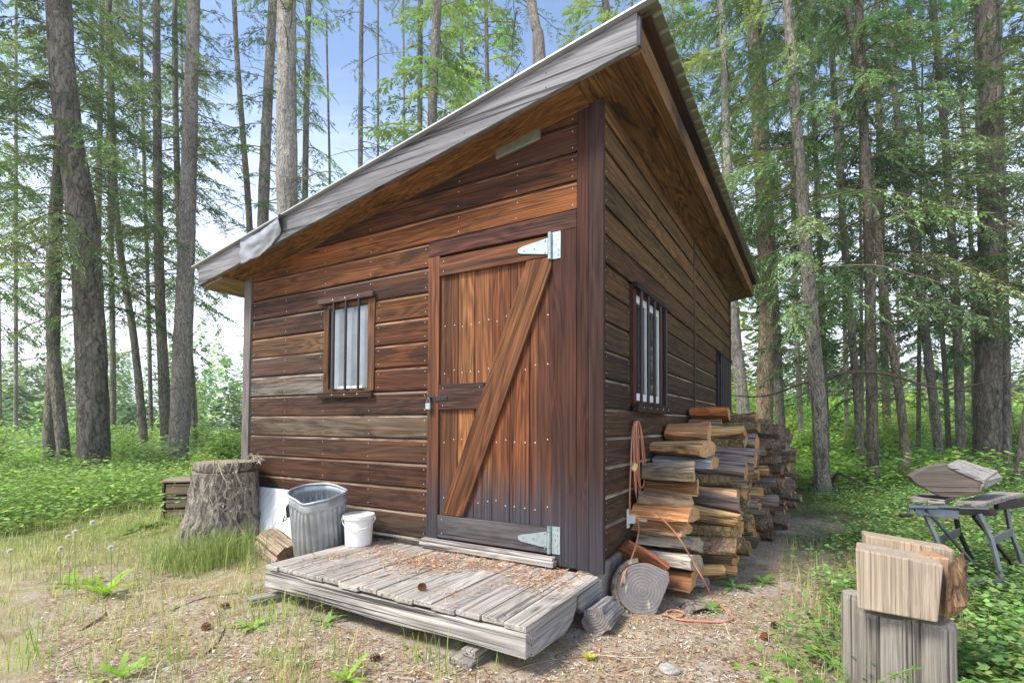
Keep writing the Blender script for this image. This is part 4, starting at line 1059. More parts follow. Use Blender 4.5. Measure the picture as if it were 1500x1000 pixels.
# wedge of log on the bench
ck = empty('log_wedge', at(1405, 725, 3.5), 0, 'boat-shaped dark wedge of split log lying on the workbench', 'log'); co_ = np.array(ck.location)
prof_ = [(1333, 698), (1346, 689), (1362, 683), (1388, 678), (1412, 689), (1442, 702), (1440, 707), (1444, 712), (1436, 722), (1420, 726), (1396, 729), (1378, 727), (1358, 717), (1340, 707)]
m = MB(); m.prism([at(x, y, 3.46)-co_ for x, y in prof_], (.13, .20, -.012), 0, (*S(116, 103, 92), .3)); m.build('split_face', ['fascia_wood'], ck, bevel=.006)
m = MB()
tf = [at(1388, 679, 3.452), at(1412, 690, 3.452), at(1442, 703, 3.452), at(1462, 689, 3.74), at(1428, 679, 3.76), at(1404, 672, 3.76)]
m.prism([q-co_ for q in tf], (0, 0, -.022), 0, (*S(164, 156, 146), .6)); m.build('pale_top', ['fascia_wood'], ck, bevel=.003)
m = MB(); tf = [at(1436, 712, 3.45), at(1441, 705, 3.452), at(1462, 692, 3.72), at(1468, 698, 3.70)]
m.prism([q-co_ for q in tf], (0, 0, -.03), 0, (*S(170, 160, 148), .2)); m.build('pale_step', ['fascia_wood'], ck, bevel=.003)
# ---------------------------------------------------------------- ground
def axis(lo, hi, n, c, k):
    t = np.linspace(math.asinh((lo-c)/k), math.asinh((hi-c)/k), n); return c+k*np.sinh(t)
gx = axis(-140, 140, 190, .2, 2.2); gy = axis(-6, 190, 200, 3.4, 2.0)
gv = [(x, y, gz(x, y)) for y in gy for x in gx]; nx_ = len(gx)
me = bpy.data.meshes.new('ground'); me.from_pydata(gv, [], [(j*nx_+i, j*nx_+i+1, (j+1)*nx_+i+1, (j+1)*nx_+i) for j in range(len(gy)-1) for i in range(nx_-1)])
gm = bpy.data.materials.new('forest_floor'); nt, out = nodes(gm); g = G(nt)
tc = g.n('TexCoord').outputs['Object']; sx_ = g.n('SeparateXYZ'); g.l(tc, sx_.inputs[0])
big = g.noise(tc, .9, 4, .6); mid = g.noise(tc, 4.5, 5, .65, .4); fine = g.noise(tc, 55, 4, .7, .6); vf = g.noise(tc, 170, 3, .7)
chip = g.n('TexVoronoi'); chip.inputs['Scale'].default_value = 75; g.l(g.vmul(tc, (1, 1.6, 1)), chip.inputs['Vector'])
c = g.mix(g.ramp(mid, [(.35, 0), (.68, 1)]), S(170, 152, 124), S(200, 190, 166))
c = g.mix(g.ramp(g.noise(tc, 2.0, 4, .6, .5), [(.52, 0), (.66, .75)]), c, S(202, 196, 188))
c = g.mix(g.ramp(g.noise(tc, 7, 5, .7, .5), [(.5, 0), (.66, .75)]), c, S(138, 116, 90))
c = g.mix(g.ramp(chip.outputs['Color'], [(.55, 0), (.8, .6)]), c, S(186, 136, 98))
c = g.mix(g.ramp(fine, [(.5, 0), (.72, .75)]), c, S(92, 70, 54))
c = g.mix(g.ramp(vf, [(.55, 0), (.75, .5)]), c, S(214, 200, 184))
def mask(x, lo, hi, nz=None, amt=1.0):
    v = x if nz is None else g.math('ADD', x, g.math('MULTIPLY_ADD', nz, amt*2, -amt))
    mr = g.n('MapRange', interpolation_type='SMOOTHSTEP'); g.l(v, mr.inputs[0]); mr.inputs[1].default_value = lo; mr.inputs[2].default_value = hi; return mr.outputs[0]
right = mask(g.math('SUBTRACT', sx_.outputs[0], g.math('MULTIPLY', sx_.outputs[1], .55)), -.1, .9, big, 1.2); farm = mask(sx_.outputs[1], 5.2, 8.0, big, 1.5)
lefts = mask(g.math('MULTIPLY', sx_.outputs[0], -1), 1.2, 2.6, big, 1.2); leftf = mask(sx_.outputs[1], 3.6, 5.2, big, 1.2)
hum = g.mix(g.ramp(mid, [(.4, 0), (.65, 1)]), S(98, 78, 58), S(82, 92, 46))
c = g.mix(g.math('MULTIPLY', right, .75), c, hum)
c = g.mix(farm, c, g.mix(g.ramp(mid, [(.35, 0), (.65, 1)]), S(70, 84, 38), S(112, 124, 58)))
c = g.mix(g.math('MULTIPLY', g.math('MULTIPLY', lefts, g.ramp(mid, [(.4, 0), (.6, .5)])), 1), c, S(170, 162, 112))
c = g.mix(g.math('MULTIPLY', lefts, leftf), c, S(128, 136, 76))
g.pbsdf(out, c, .95, g.bump(g.math('ADD', g.math('ADD', fine, mid), g.math('MULTIPLY', vf, .5)), .7, .03), 0, .1)
M['ground'] = gm
o = link('ground', me, ['ground'], smooth=True); tag(o, None, None, kind='structure')

# ---------------------------------------------------------------- loose litter, twigs, stones
def gpt(x0, x1, y0, y1):
    x, y = random.uniform(x0, x1), random.uniform(y0, y1); return x, y
def inside(u, v): return (-.02 < u < 3.7 and v > -.02) or (0 < u < 1.95 and -.95 < v < 0)
def litterpt():
    while True:
        y = 1.9+4.5*random.random()**1.6; x = random.uniform(-.8, .72)*y*1.15
        u, v = to_uv(x, y)
        if inside(u, v): continue
        return np.array([x, y, gz(x, y)+.004])
random.seed(5)
o = needle_cloud('forest_litter', 26000, litterpt, [S(190, 160, 126), S(164, 126, 94), S(124, 96, 76), S(212, 196, 172), S(190, 148, 108), S(98, 80, 66), S(186, 178, 166)], (.012, .05), .0022, .006, .3)
tag(o, 'dry needles and chips strewn over the bare dirt', 'litter', kind='stuff')
def chips():
    P = np.empty((3400, 4, 3)); Cc = np.empty((3400, 3))
    for i in range(3400):
        p = litterpt(); a = random.uniform(0, 6.28); s = random.uniform(.004, .013); t = s*random.uniform(.4, 1)
        e = np.array([math.cos(a), math.sin(a), random.uniform(-.5, .5)]); f_ = np.array([-math.sin(a), math.cos(a), random.uniform(-.5, .5)])
        p[2] += .006
        P[i] = [p-e*s, p-f_*t, p+e*s*.8, p+f_*t]; Cc[i] = jc(random.choice([S(150, 110, 80), S(196, 170, 140), S(110, 76, 56), S(206, 200, 190), S(176, 118, 80)]), .25)
    return quads('bark_litter', P, Cc, ['litter'])
tag(chips(), 'small bark chips scattered on the dirt in front of the cabin', 'litter', kind='stuff')
for i, (pts, r, colr, lab) in enumerate((
        ([(648, 995), (672, 983), (706, 967)], .006, S(190, 174, 150), 'pale straight stick on the ground by the timber block'),
        ([(745, 986), (790, 970), (860, 962), (905, 968)], .005, S(150, 128, 106), 'thin brown twig on the dirt right of the platform corner'),
        ([(860, 958), (920, 966), (958, 964)], .004, S(196, 180, 156), 'thin pale twig on bare dirt, right of the yellow moss tuft'),
        ([(905, 985), (940, 977), (958, 974)], .006, S(140, 122, 104), 'short dark twig beside the grey stone'),
        ([(298, 962), (318, 944), (330, 920)], .006, S(110, 92, 76), 'crooked dark twig on thin grass left of the platform'),
        ([(118, 920), (140, 908), (156, 898)], .007, S(110, 96, 78), 'dark twig on the dry grass near the dandelion plants'),
        ([(340, 947), (370, 947), (405, 949)], .003, S(206, 190, 160), 'straw thin dry stem on the ground below the left timber block'),
        ([(1062, 915), (1068, 935)], .005, S(210, 196, 176), 'short pale stick pointing at the cord loop'),
        ([(250, 895), (300, 880), (350, 872)], .006, S(120, 104, 86), 'long dark twig in the grass tuft by the big stump'),
        ([(100, 952), (146, 935), (180, 940)], .005, S(150, 130, 106), 'brown twig in the lower left of the dry grass'))):
    m = MB(); q = [gp(x, y, r*.8) for x, y in pts]; m.tube(smooth(q, 3), [r*(1-.5*t/(3*(len(q)-1))) for t in range(3*(len(q)-1)+1)], 6, 0, colr)
    tag(m.build('twig', ['twig'], None, smooth=True), lab, 'twig')
def stone(px, py, r, lab, seed):
    p = gp(px, py, r*.25); m = bmesh.new(); bmesh.ops.create_icosphere(m, subdivisions=3, radius=r)
    for v in m.verts: v.co *= 1+.28*mnoise.noise(v.co*(1.6/r)+Vector((seed, 0, 0))); v.co.z *= .55
    me = bpy.data.meshes.new('stone'); m.to_mesh(me); m.free(); o = link('stone', me, ['rock'], loc=tuple(p), rot=(0, .2, seed)); tag(o, lab, 'stone')
stone(980, 984, .045, 'angular pale grey stone on the bare dirt at the bottom', 1)
stone(246, 981, .022, 'small whitish stone in the dry grass', 2)
stone(1240, 925, .03, 'small grey stone at the edge of the greenery', 3)
# curved bark strip
m = MB(); vs = []
q = gp(1020, 893, 0)
for i in range(9):
    for j in range(7):
        t = math.pi*(i/8); vs.append((.085*math.cos(t)+.01*mnoise.noise(Vector((i*.6, j, 1))), -.06+.02*j, .045*math.sin(t)+.008*mnoise.noise(Vector((i, j*.6, 5)))))
m.add(vs, [(i*7+j, (i+1)*7+j, (i+1)*7+j+1, i*7+j+1) for i in range(8) for j in range(6)]); o = m.build('bark_piece', ['stump_bark'], None, smooth=True, loc=tuple(q), rot=(0, 0, .3)); tag(o, 'arched piece of grey bark on the dirt inside the cord loop', 'bark')
o.modifiers.new('thick', 'SOLIDIFY').thickness = .012

# ---------------------------------------------------------------- leaves helper
GREENS = [S(96, 124, 62), S(112, 142, 70), S(80, 108, 56), S(126, 152, 76), S(88, 116, 70)]
def leafset(name, centers, dirs, ups, ls, ws, cols, mats, parent=None):
    c = np.asarray(centers); d = np.asarray(dirs); u = np.asarray(ups); l = np.asarray(ls)[:, None]; w = np.asarray(ws)[:, None]
    d = d/(np.linalg.norm(d, axis=1, keepdims=True)+1e-9); sd = np.cross(d, u); sd /= np.linalg.norm(sd, axis=1, keepdims=True)+1e-9
    P = np.stack([c, c+d*l*.45+sd*w, c+d*l, c+d*l*.45-sd*w], axis=1)
    return quads(name, P, cols, mats, parent=parent)
def ground_cover(name, n, spot, hgt, leafn, ls, ws, greens, up=.8, spread=.5, stems=True, mats=('groundleaf',), vari=.3):
    Cn, Dn, Un, Ln, Wn, Cc = [], [], [], [], [], []
    for _ in range(n):
        x, y = spot(); z = gz(x, y); h = random.uniform(*hgt); base = jc(random.choice(greens), vari)
        for k in range(leafn):
            t = random.uniform(.25, 1); a = random.uniform(0, 6.28); r = spread*h*random.uniform(.2, 1)
            p = (x+r*math.cos(a), y+r*math.sin(a), z+h*t)
            Cn.append(p); b_ = a+random.uniform(-.7, .7); Dn.append((math.cos(b_), math.sin(b_), random.uniform(-.4, .35))); Un.append((random.uniform(-.5, .5), random.uniform(-.5, .5), up))
            s = random.uniform(.7, 1.25); Ln.append(ls*s); Wn.append(ws*s); Cc.append(jc(base, .12))
    return leafset(name, Cn, Dn, Un, Ln, Wn, Cc, list(mats))
random.seed(31)
def spot_right():
    while True:
        y = 2.0+14*random.random()**1.7; x = random.uniform(.05, 1.15)*y
        u, v = to_uv(x, y)
        if u > -1.0+.35*mnoise.noise(Vector((x, y, 0))) : 
            if v < 6.4: continue
        dn = max(.035, sm(.0, 1.3, x-.57*y+.9*mnoise.noise(Vector((x*1.3, y*1.3, 8)))))
        patch = .45+1.3*mnoise.noise(Vector((x*1.1, y*1.1, 20)))
        if random.random() < dn*max(.10, patch): return x, y
o = ground_cover('undergrowth', 6800, spot_right, (.06, .27), 12, .044, .0145, [S(112, 146, 78), S(130, 162, 90), S(94, 128, 70), S(152, 182, 104), S(106, 140, 86), S(146, 152, 94)], spread=.9, vari=.4)
tag(o, 'leafy green undergrowth covering the forest floor right of the woodpile', 'undergrowth', kind='stuff')
def spot_rfar():
    y = random.uniform(9, 26); x = random.uniform(.12, .95)*y
    return x, y
o = ground_cover('undergrowth', 6500, spot_rfar, (.15, .75), 10, .11, .040, [S(130, 164, 74), S(156, 188, 92), S(112, 148, 66), S(172, 200, 104)], spread=.8)
tag(o, 'bright low greenery between the trunks at the back right', 'undergrowth', kind='stuff')
def spot_left():
    while True:
        y = 4.6+9*random.random(); x = -random.uniform(.42, 1.12)*y
        u, v = to_uv(x, y)
        if inside(u, v) or (u < 4.2 and v > -1.0): continue
        dn = sm(5.0, 6.6, y+.8*mnoise.noise(Vector((x*.8, y*.8, 3)))+(.5 if x < -5 else 0))
        if random.random() < max(.02, dn)*(.6+.6*mnoise.noise(Vector((x*1.2, y*1.2, 12)))): return x, y
o = ground_cover('undergrowth', 6500, spot_left, (.06, .55), 10, .070, .018, [S(132, 160, 80), S(152, 180, 98), S(112, 140, 72), S(170, 192, 112)], spread=.75, vari=.4)
tag(o, 'ferny green undergrowth beneath the trees at the left', 'undergrowth', kind='stuff')
def spot_lfar():
    y = random.uniform(11, 30); x = -random.uniform(.30, 1.2)*y; return x, y
o = ground_cover('undergrowth', 5500, spot_lfar, (.2, .9), 10, .15, .04, [S(160, 184, 112), S(176, 198, 128), S(140, 166, 100)], spread=.7)
tag(o, 'pale green brush on the slope behind the left trees', 'undergrowth', kind='stuff')

# grass
def grass(name, spots, n_per, h, lab, greens, lean=.5, w0=.0022, r=.035):
    Cn, Dn, Un, Ln, Wn, Cc = [], [], [], [], [], []
    P = []; 
    for (x, y) in spots:
        z = gz(x, y)
        for k in range(random.randint(max(1, n_per//2), n_per)):
            a = random.uniform(0, 6.28); hh = random.uniform(*h); ln = lean*random.uniform(.1, 1)
            bx, by = x+random.gauss(0, r), y+random.gauss(0, r)
            w = w0*random.uniform(.6, 1.3); dx, dy = math.cos(a)*ln*hh, math.sin(a)*ln*hh; sx1, sy1 = -math.sin(a)*w, math.cos(a)*w
            col = jc(random.choice(greens), .2)
            m_ = (bx+dx*.3, by+dy*.3, z+hh*.62*(1-.15*ln)); t_ = (bx+dx, by+dy, z+hh*(1-.5*ln))
            P.append([(bx-sx1, by-sy1, z-.01), (bx+sx1, by+sy1, z-.01), (m_[0]+sx1*.8, m_[1]+sy1*.8, m_[2]), (m_[0]-sx1*.8, m_[1]-sy1*.8, m_[2])]); Cc.append(col)
            P.append([(m_[0]-sx1*.8, m_[1]-sy1*.8, m_[2]), (m_[0]+sx1*.8, m_[1]+sy1*.8, m_[2]), (t_[0]+sx1*.1, t_[1]+sy1*.1, t_[2]), (t_[0]-sx1*.1, t_[1]-sy1*.1, t_[2])]); Cc.append(col)
    o = quads(name, np.array(P), np.array(Cc), ['groundleaf']); return tag(o, lab, 'grass', kind='stuff')
GG = [S(160, 176, 98), S(184, 190, 122), S(140, 160, 82), S(212, 204, 154), S(222, 212, 172), S(204, 192, 140)]
sp_ = []
while len(sp_) < 800:
    y = 2.1+4.8*random.random()**.9; x = -random.uniform(.30, 1.08)*y
    u, v = to_uv(x, y)
    if inside(u, v) or v > -.15 and u < 4: continue
    if random.random() < .18+.9*max(0, mnoise.noise(Vector((x*1.4, y*1.4, 31))))+.35*sm(3.5, 5, y)*sm(-1.5, -3, x): sp_.append((x, y))
grass('grass', sp_, 12, (.03, .17), 'thin pale grass on the dry ground left of the platform', GG, 1.0)
sp_ = [tuple((at(random.gauss(312, 48), 815, random.gauss(4.15, .14)))[:2]) for _ in range(150)]
grass('grass', sp_, 15, (.06, .36), 'tall grass tuft growing at the foot of the big stump', [S(138, 158, 88), S(160, 176, 104), S(190, 190, 136), S(120, 142, 76)], 1.0)
sp_ = [(x_+random.gauss(0, .05), y_+random.gauss(0, .05)) for (px, py) in ((25, 985), (55, 960), (150, 985), (215, 975), (238, 970), (395, 905), (370, 915), (435, 900), (470, 905), (520, 985), (760, 975), (655, 990), (600, 970)) for x_, y_ in [tuple(onz(px, py)[:2])] for _ in range(4)]
grass('grass', sp_, 6, (.08, .26), 'small upright grass tufts in the foreground dirt', [S(150, 178, 70), S(128, 158, 64), S(170, 190, 90)], .8)
sp_ = []
while len(sp_) < 420:
    x, y = random.uniform(1.0, 3.2), random.uniform(1.9, 5)
    if to_uv(x, y)[0] < -.9: sp_.append((x, y))
grass('grass', sp_, 4, (.05, .22), 'sparse grass blades among the leaves at the right', GG)

# weeds: each plant a thing
def weed(px, py, n, L, wd, colr, lab, name='weed', up=.7, cat='plant', dz=0):
    p = gp(px, py, dz); Cn, Dn, Un, Ln, Wn, Cc = [], [], [], [], [], []
    for k in range(n):
        a = 2*math.pi*k/n+random.uniform(-.3, .3); e = random.uniform(.25, 1.2)*up
        d1 = np.array([math.cos(a), math.sin(a), e]); d1 /= np.linalg.norm(d1); l = L*random.uniform(.6, 1.1)
        q = np.array([0, 0, 0.])
        for s in range(4):
            Cn.append(q.copy()); Dn.append(d1.copy()); Un.append((-math.cos(a)*.5, -math.sin(a)*.5, 1)); Ln.append(l*.36); Wn.append(wd*(.6, 1, 1.05, .7)[s]*random.uniform(.8, 1.2)); Cc.append(jc(colr, .12))
            q = q+d1*l*.25; d1 = d1+np.array([0, 0, -.22]); d1 /= np.linalg.norm(d1)
    o = leafset(name, Cn, Dn, Un, Ln, Wn, Cc, ['groundleaf']); o.location = tuple(p); return tag(o, lab, cat)
YG = S(160, 196, 64)
weed(152, 868, 13, .26, .026, YG, 'bright yellow-green leafy dandelion plant, the larger right one', 'dandelion_plant', 1.3)
weed(105, 855, 10, .22, .024, S(150, 190, 70), 'yellow-green dandelion leaves left of the larger plant', 'dandelion_plant', .8)
weed(372, 920, 9, .13, .02, S(160, 196, 90), 'small leafy weed in front of the left timber block')
weed(478, 912, 8, .13, .016, S(140, 176, 96), 'pale small weed in the dirt before the front beam')
weed(440, 872, 8, .10, .02, S(168, 200, 100), 'light green seedling growing up against the front beam', up=2, dz=.0)
weed(1042, 892, 8, .10, .022, S(120, 160, 84), 'green seedling beside the orange cord loop', up=1.1)
weed(1075, 858, 9, .16, .026, S(126, 164, 88), 'leafy plant at the foot of the woodpile near the cord', up=1.0)
weed(1118, 850, 9, .16, .026, S(132, 170, 92), 'leafy plant on the dirt between woodpile and squared block', up=1.0)
weed(960, 806, 7, .07, .018, S(140, 176, 84), 'tiny green sprig in front of the pale firewood slabs', up=2, dz=.24)
weed(1022, 800, 8, .12, .022, S(140, 180, 84), 'green sprig growing beside the woodpile', up=1.4, dz=.1)
weed(865, 967, 12, .05, .014, S(206, 200, 96), 'small yellow moss tuft on the dirt right of the platform corner', 'moss_tuft', 1.6)
weed(215, 786, 12, .24, .04, S(128, 160, 76), 'broad leafy weed left of the big stump')
weed(508, 998, 9, .13, .016, S(150, 188, 70), 'green weed at the bottom edge in front of the platform', up=1.5)
weed(178, 998, 9, .14, .018, S(150, 190, 80), 'pale green weed at the bottom left', up=1.4)
weed(418, 806, 7, .16, .018, S(130, 166, 84), 'upright weed in front of the white boards by the stump', up=2.4, dz=.05)
for i, (px, py, sz, lab) in enumerate(((1235, 925, .40, 'light green bushy weed in front of the upright logs'), (1275, 985, .42, 'light green sprawling weed across the base of the upright logs'), (1225, 985, .34, 'light green weed at the bottom, left of the upright logs'), (1430, 905, .42, 'leafy green weed right of the squared block'), (1470, 960, .46, 'leafy green weed at the lower right corner'), (1420, 985, .36, 'low leafy weed at the bottom right of the upright logs'), (1262, 1082, .62, 'light green branching weed in front of the left upright log'), (1316, 1090, .56, 'light green weed in front of the thick upright log'), (1395, 1075, .55, 'leafy weed climbing the right side of the upright logs'), (1225, 1060, .5, 'leafy weed at the bottom, at the left foot of the upright logs'), (1492, 890, .40, 'leafy weed below the workbench foot'), (1350, 995, .30, 'small weed in front of the right upright log'))):
    p = onz(px, py); p[2] = gz(p[0], p[1]); Cn, Dn, Un, Ln, Wn, Cc = [], [], [], [], [], []; stm = MB()
    for k in range(11):
        a = random.uniform(0, 6.28); d = np.array([math.cos(a)*.75, math.sin(a)*.75, random.uniform(.5, 1.3)]); d /= np.linalg.norm(d); q = np.array([0, 0, 0.]); L = sz*random.uniform(.5, 1); pts = [q]
        colr = jc(random.choice([S(132, 168, 76), S(152, 186, 92), S(118, 152, 72)]), .12)
        for s in range(7):
            q = q+d*L/7; d = d+np.array([0, 0, -.10]); pts.append(q)
            if s > 0:
                for sg in (-1, 1, 0):
                    b_ = a+sg*1.2+random.uniform(-.3, .3); Cn.append(q); Dn.append((math.cos(b_), math.sin(b_), random.uniform(-.2, .3))); Un.append((random.uniform(-.3, .3), random.uniform(-.3, .3), 1)); Ln.append(random.uniform(.022, .040)); Wn.append(random.uniform(.008, .013)); Cc.append(jc(colr, .1))
        stm.tube(pts, .0018, 4, 0, S(120, 140, 80))
    o = leafset('weed', Cn, Dn, Un, Ln, Wn, Cc, ['groundleaf']); o.location = tuple(p); tag(o, lab, 'plant'); stm.build('stem', ['twig'], o)
# dandelion clocks
dcs = ((15, 807, 830, 'dandelion clock farthest left'), (89, 803, 832, 'low dandelion clock between the left one and the close pair'), (100, 786, 834, 'taller dandelion clock of the close pair, in front'), (110, 779, 832, 'dandelion clock of the close pair, behind'), (136, 765, 826, 'tallest dandelion clock in the grass'), (162, 802, 840, 'dandelion clock farthest right, above the yellow-green leaves'))
for i, (px, yt, yb, lab) in enumerate(dcs):
    b_ = onz(px+random.uniform(-2, 2), yb+30); dep = b_[1]; t_ = at(px, yt, dep); b_[2] = gz(b_[0], b_[1])
    r_ = empty('dandelion', b_, 0, lab, 'dandelion', 'dandelion clocks in the grass')
    m = MB(); m.tube([(0, 0, 0), ((t_[0]-b_[0])*.3, 0, (t_[2]-b_[2])*.5), (t_[0]-b_[0], 0, t_[2]-b_[2])], .0025, 6, 0, S(170, 180, 120)); m.build('stem', ['groundleaf'], r_, smooth=True)
    m = MB(); c_ = np.array([t_[0]-b_[0], 0, t_[2]-b_[2]]); rr = .0165
    for k in range(170):
        z = 1-2*(k+.5)/170; th = k*2.39996; d = np.array([math.sqrt(1-z*z)*math.cos(th), math.sqrt(1-z*z)*math.sin(th), z]); e = np.cross(d, (.3, .5, .8)); e /= np.linalg.norm(e); f_ = np.cross(d, e)
        tip = c_+d*rr*random.uniform(.9, 1.08)
        m.add([c_+d*rr*.3, tip+e*.0035, tip+f_*.0035, tip-e*.0035, tip-f_*.0035], [(0, 1, 2), (0, 2, 3), (0, 3, 4), (0, 4, 1)])
    m.build('seed_head', ['fluff'], r_)
# ---------------------------------------------------------------- trees
random.seed(77)
FIR = [S(116, 138, 86), S(134, 154, 98), S(100, 122, 76), S(150, 168, 108), S(86, 108, 68)]
LITE = [S(158, 178, 104), S(142, 166, 96), S(174, 192, 118), S(126, 152, 88)]
CEDAR = [S(112, 140, 92), S(132, 158, 106), S(96, 124, 82), S(148, 172, 118), S(82, 110, 74)]
def crown_mesh(name, H_, h0, nb, Lm, seed, greens, ls=.075, ws=.011, twig=.5, tw_n=16, lf_n=13, droop=.5, bare=0, top=.25, lowfull=True, hang=.25):
    """one conifer crown about its own trunk axis: limbs, side twigs and flat needle sprays"""
    r = random.Random(seed); wood_ = MB(); Cn, Dn, Un, Ln, Wn, Cc = [], [], [], [], [], []
    for b in range(nb+bare):
        isbare = b >= nb
        if isbare: h = r.uniform(1.6, h0+3.5)
        else: h = h0+(H_-h0)*((b+r.random())/nb)**.9
        a = r.uniform(0, 2*math.pi); k = (H_-h)/(H_-h0) if h > h0 else 1.0
        L = Lm*(top+(1-top)*max(0, k)**.75)*r.uniform(.55, 1.1)
        if isbare: L = r.uniform(.3, 1.7)
        rise = r.uniform(-.15, .35) if not isbare else r.uniform(-.25, .3)
        q = np.array([0, 0, h]); d = np.array([math.cos(a), math.sin(a), rise]); pts = [q]; ns = 9
        for s in range(ns):
            dd = d/np.linalg.norm(d); q = q+dd*L/ns; pts.append(q); d = d+np.array([r.uniform(-.12, .12), r.uniform(-.12, .12), -droop*(.25 if s < 6 else -.12)*r.uniform(.5, 1.3)])
        r0 = .008+.0042*L
        wood_.tube(pts, [r0*(1-.85*i/ns) for i in range(ns+1)], 4, 0, jc(S(112, 104, 84) if isbare else S(98, 86, 66), .2), caps=False)
        base = jc(r.choice(greens), .22)
        if isbare:
            for _ in range(r.randint(2, 6)):
                i = r.randint(3, ns-1); e = pts[i]+np.array([r.uniform(-.4, .4), r.uniform(-.4, .4), r.uniform(-.3, .12)]); wood_.tube([pts[i], (pts[i]+e)/2+np.array([0, 0, .03]), e], [.005, .004, .002], 3, 0, S(116, 104, 84), caps=False)
            continue
        n_t = int(tw_n*max(.45, L/Lm)*r.uniform(.7, 1.15))
        for t in range(n_t):
            s = (.16+.84*((t+r.random())/n_t)); i = min(int(s*ns), ns-1); fq = s*ns-i
            p = pts[i]*(1-fq)+pts[i+1]*fq; ax = pts[i+1]-pts[i]; ax /= np.linalg.norm(ax); sd = np.cross(ax, (0, 0, 1)); sd /= np.linalg.norm(sd)+1e-9
            sg = 1 if t % 2 else -1; tl = twig*(1.15-.65*s)*r.uniform(.5, 1.2)
            td = ax*.75+sd*sg*r.uniform(.5, 1)+np.array([0, 0, -hang*r.uniform(.2, 1.6)]); td /= np.linalg.norm(td)
            tcol = jc(base, .2); pp = p; nl = max(4, int(lf_n*tl/twig)); wood_.tube([p, p+td*tl*.9+np.array([0, 0, -hang*.3*tl])], [.004, .0015], 3, 0, S(92, 84, 60), caps=False)
            for j in range(nl):
                pp = pp+td*tl/nl; td = td+np.array([0, 0, -hang*.10]); td /= np.linalg.norm(td)
                up = np.array([r.uniform(-.45, .45), r.uniform(-.45, .45), 1.0]); ts = np.cross(td, up); ts /= np.linalg.norm(ts)+1e-9
                for sg2 in (-1, 1):
                    if r.random() < .12: continue
                    ld_ = td*r.uniform(.5, 1.0)+ts*sg2*r.uniform(.5, 1.0)+np.array([0, 0, r.uniform(-.35, .2)])
                    f = (1.2-.7*j/nl)*r.uniform(.7, 1.25)
                    Cn.append(pp); Dn.append(ld_); Un.append(up); Ln.append(ls*f); Wn.append(ws*f*r.uniform(.8, 1.4)); Cc.append(jc(tcol, .14))
    c = np.asarray(Cn); d = np.asarray(Dn); u = np.asarray(Un); l = np.asarray(Ln)[:, None]; w = np.asarray(Wn)[:, None]
    d = d/np.linalg.norm(d, axis=1, keepdims=True); sd = np.cross(d, u); sd /= np.linalg.norm(sd, axis=1, keepdims=True)+1e-9
    LP = np.stack([c, c+d*l*.45+sd*w, c+d*l, c+d*l*.45-sd*w], axis=1)
    WV = np.array(wood_.v); WP = np.array([[WV[i] for i in f] for f in wood_.f if len(f) == 4]); WC = np.array([cc[:3] for f, cc in zip(wood_.f, wood_.c) if len(f) == 4])
    me = quads(name, np.concatenate([LP, WP]), np.concatenate([np.array(Cc), WC]), None, mi=[0]*len(LP)+[1]*len(WP))
    me.materials.append(M['needles']); me.materials.append(M['twig'])
    return me
CR = {}
# near trees: sparse limbs you can see through; 'low' ones start within view
for i in range(3): CR['fir%d' % i] = crown_mesh('crown', 15, 3.4, 52, 2.6, 500+i, FIR, .09, .014, .6, 23, 18, .5, bare=9, hang=.3)
for i in range(3): CR['cedar%d' % i] = crown_mesh('crown', 13, 2.9, 52, 2.6, 520+i, CEDAR, .10, .0155, .64, 26, 19, .55, bare=4, hang=.55)
for i in range(3): CR['lf%d' % i] = crown_mesh('crown', 17, 4.7, 54, 2.5, 620+i, FIR, .09, .0145, .62, 28, 18, .5, bare=12, hang=.3)
for i in range(2): CR['low%d' % i] = crown_mesh('crown', 14, 3.0, 50, 3.1, 540+i, FIR, .095, .0145, .72, 32, 19, .6, bare=6, hang=.45)
for i in range(3): CR['thin%d' % i] = crown_mesh('crown', 17, 4.2, 46, 1.9, 560+i, LITE if i else FIR, .10, .0155, .6, 24, 15, .4, bare=10, hang=.3)
for i in range(3): CR['far%d' % i] = crown_mesh('crown', 19, 6.0, 50, 2.6, 580+i, LITE if i == 1 else FIR, .17, .032, .9, 22, 12, .4, bare=4, hang=.3)
CR['bare0'] = crown_mesh('crown', 17, 7.5, 26, 2.0, 600, FIR, .09, .013, .5, 13, 11, .4, bare=42, hang=.3)
CR['bare1'] = crown_mesh('crown', 17, 6.0, 26, 1.8, 601, FIR, .09, .013, .5, 13, 11, .4, bare=30, hang=.3)
CR['high0'] = crown_mesh('crown', 20, 7.0, 40, 2.4, 603, FIR, .10, .013, .55, 14, 11, .4, bare=14, hang=.3)

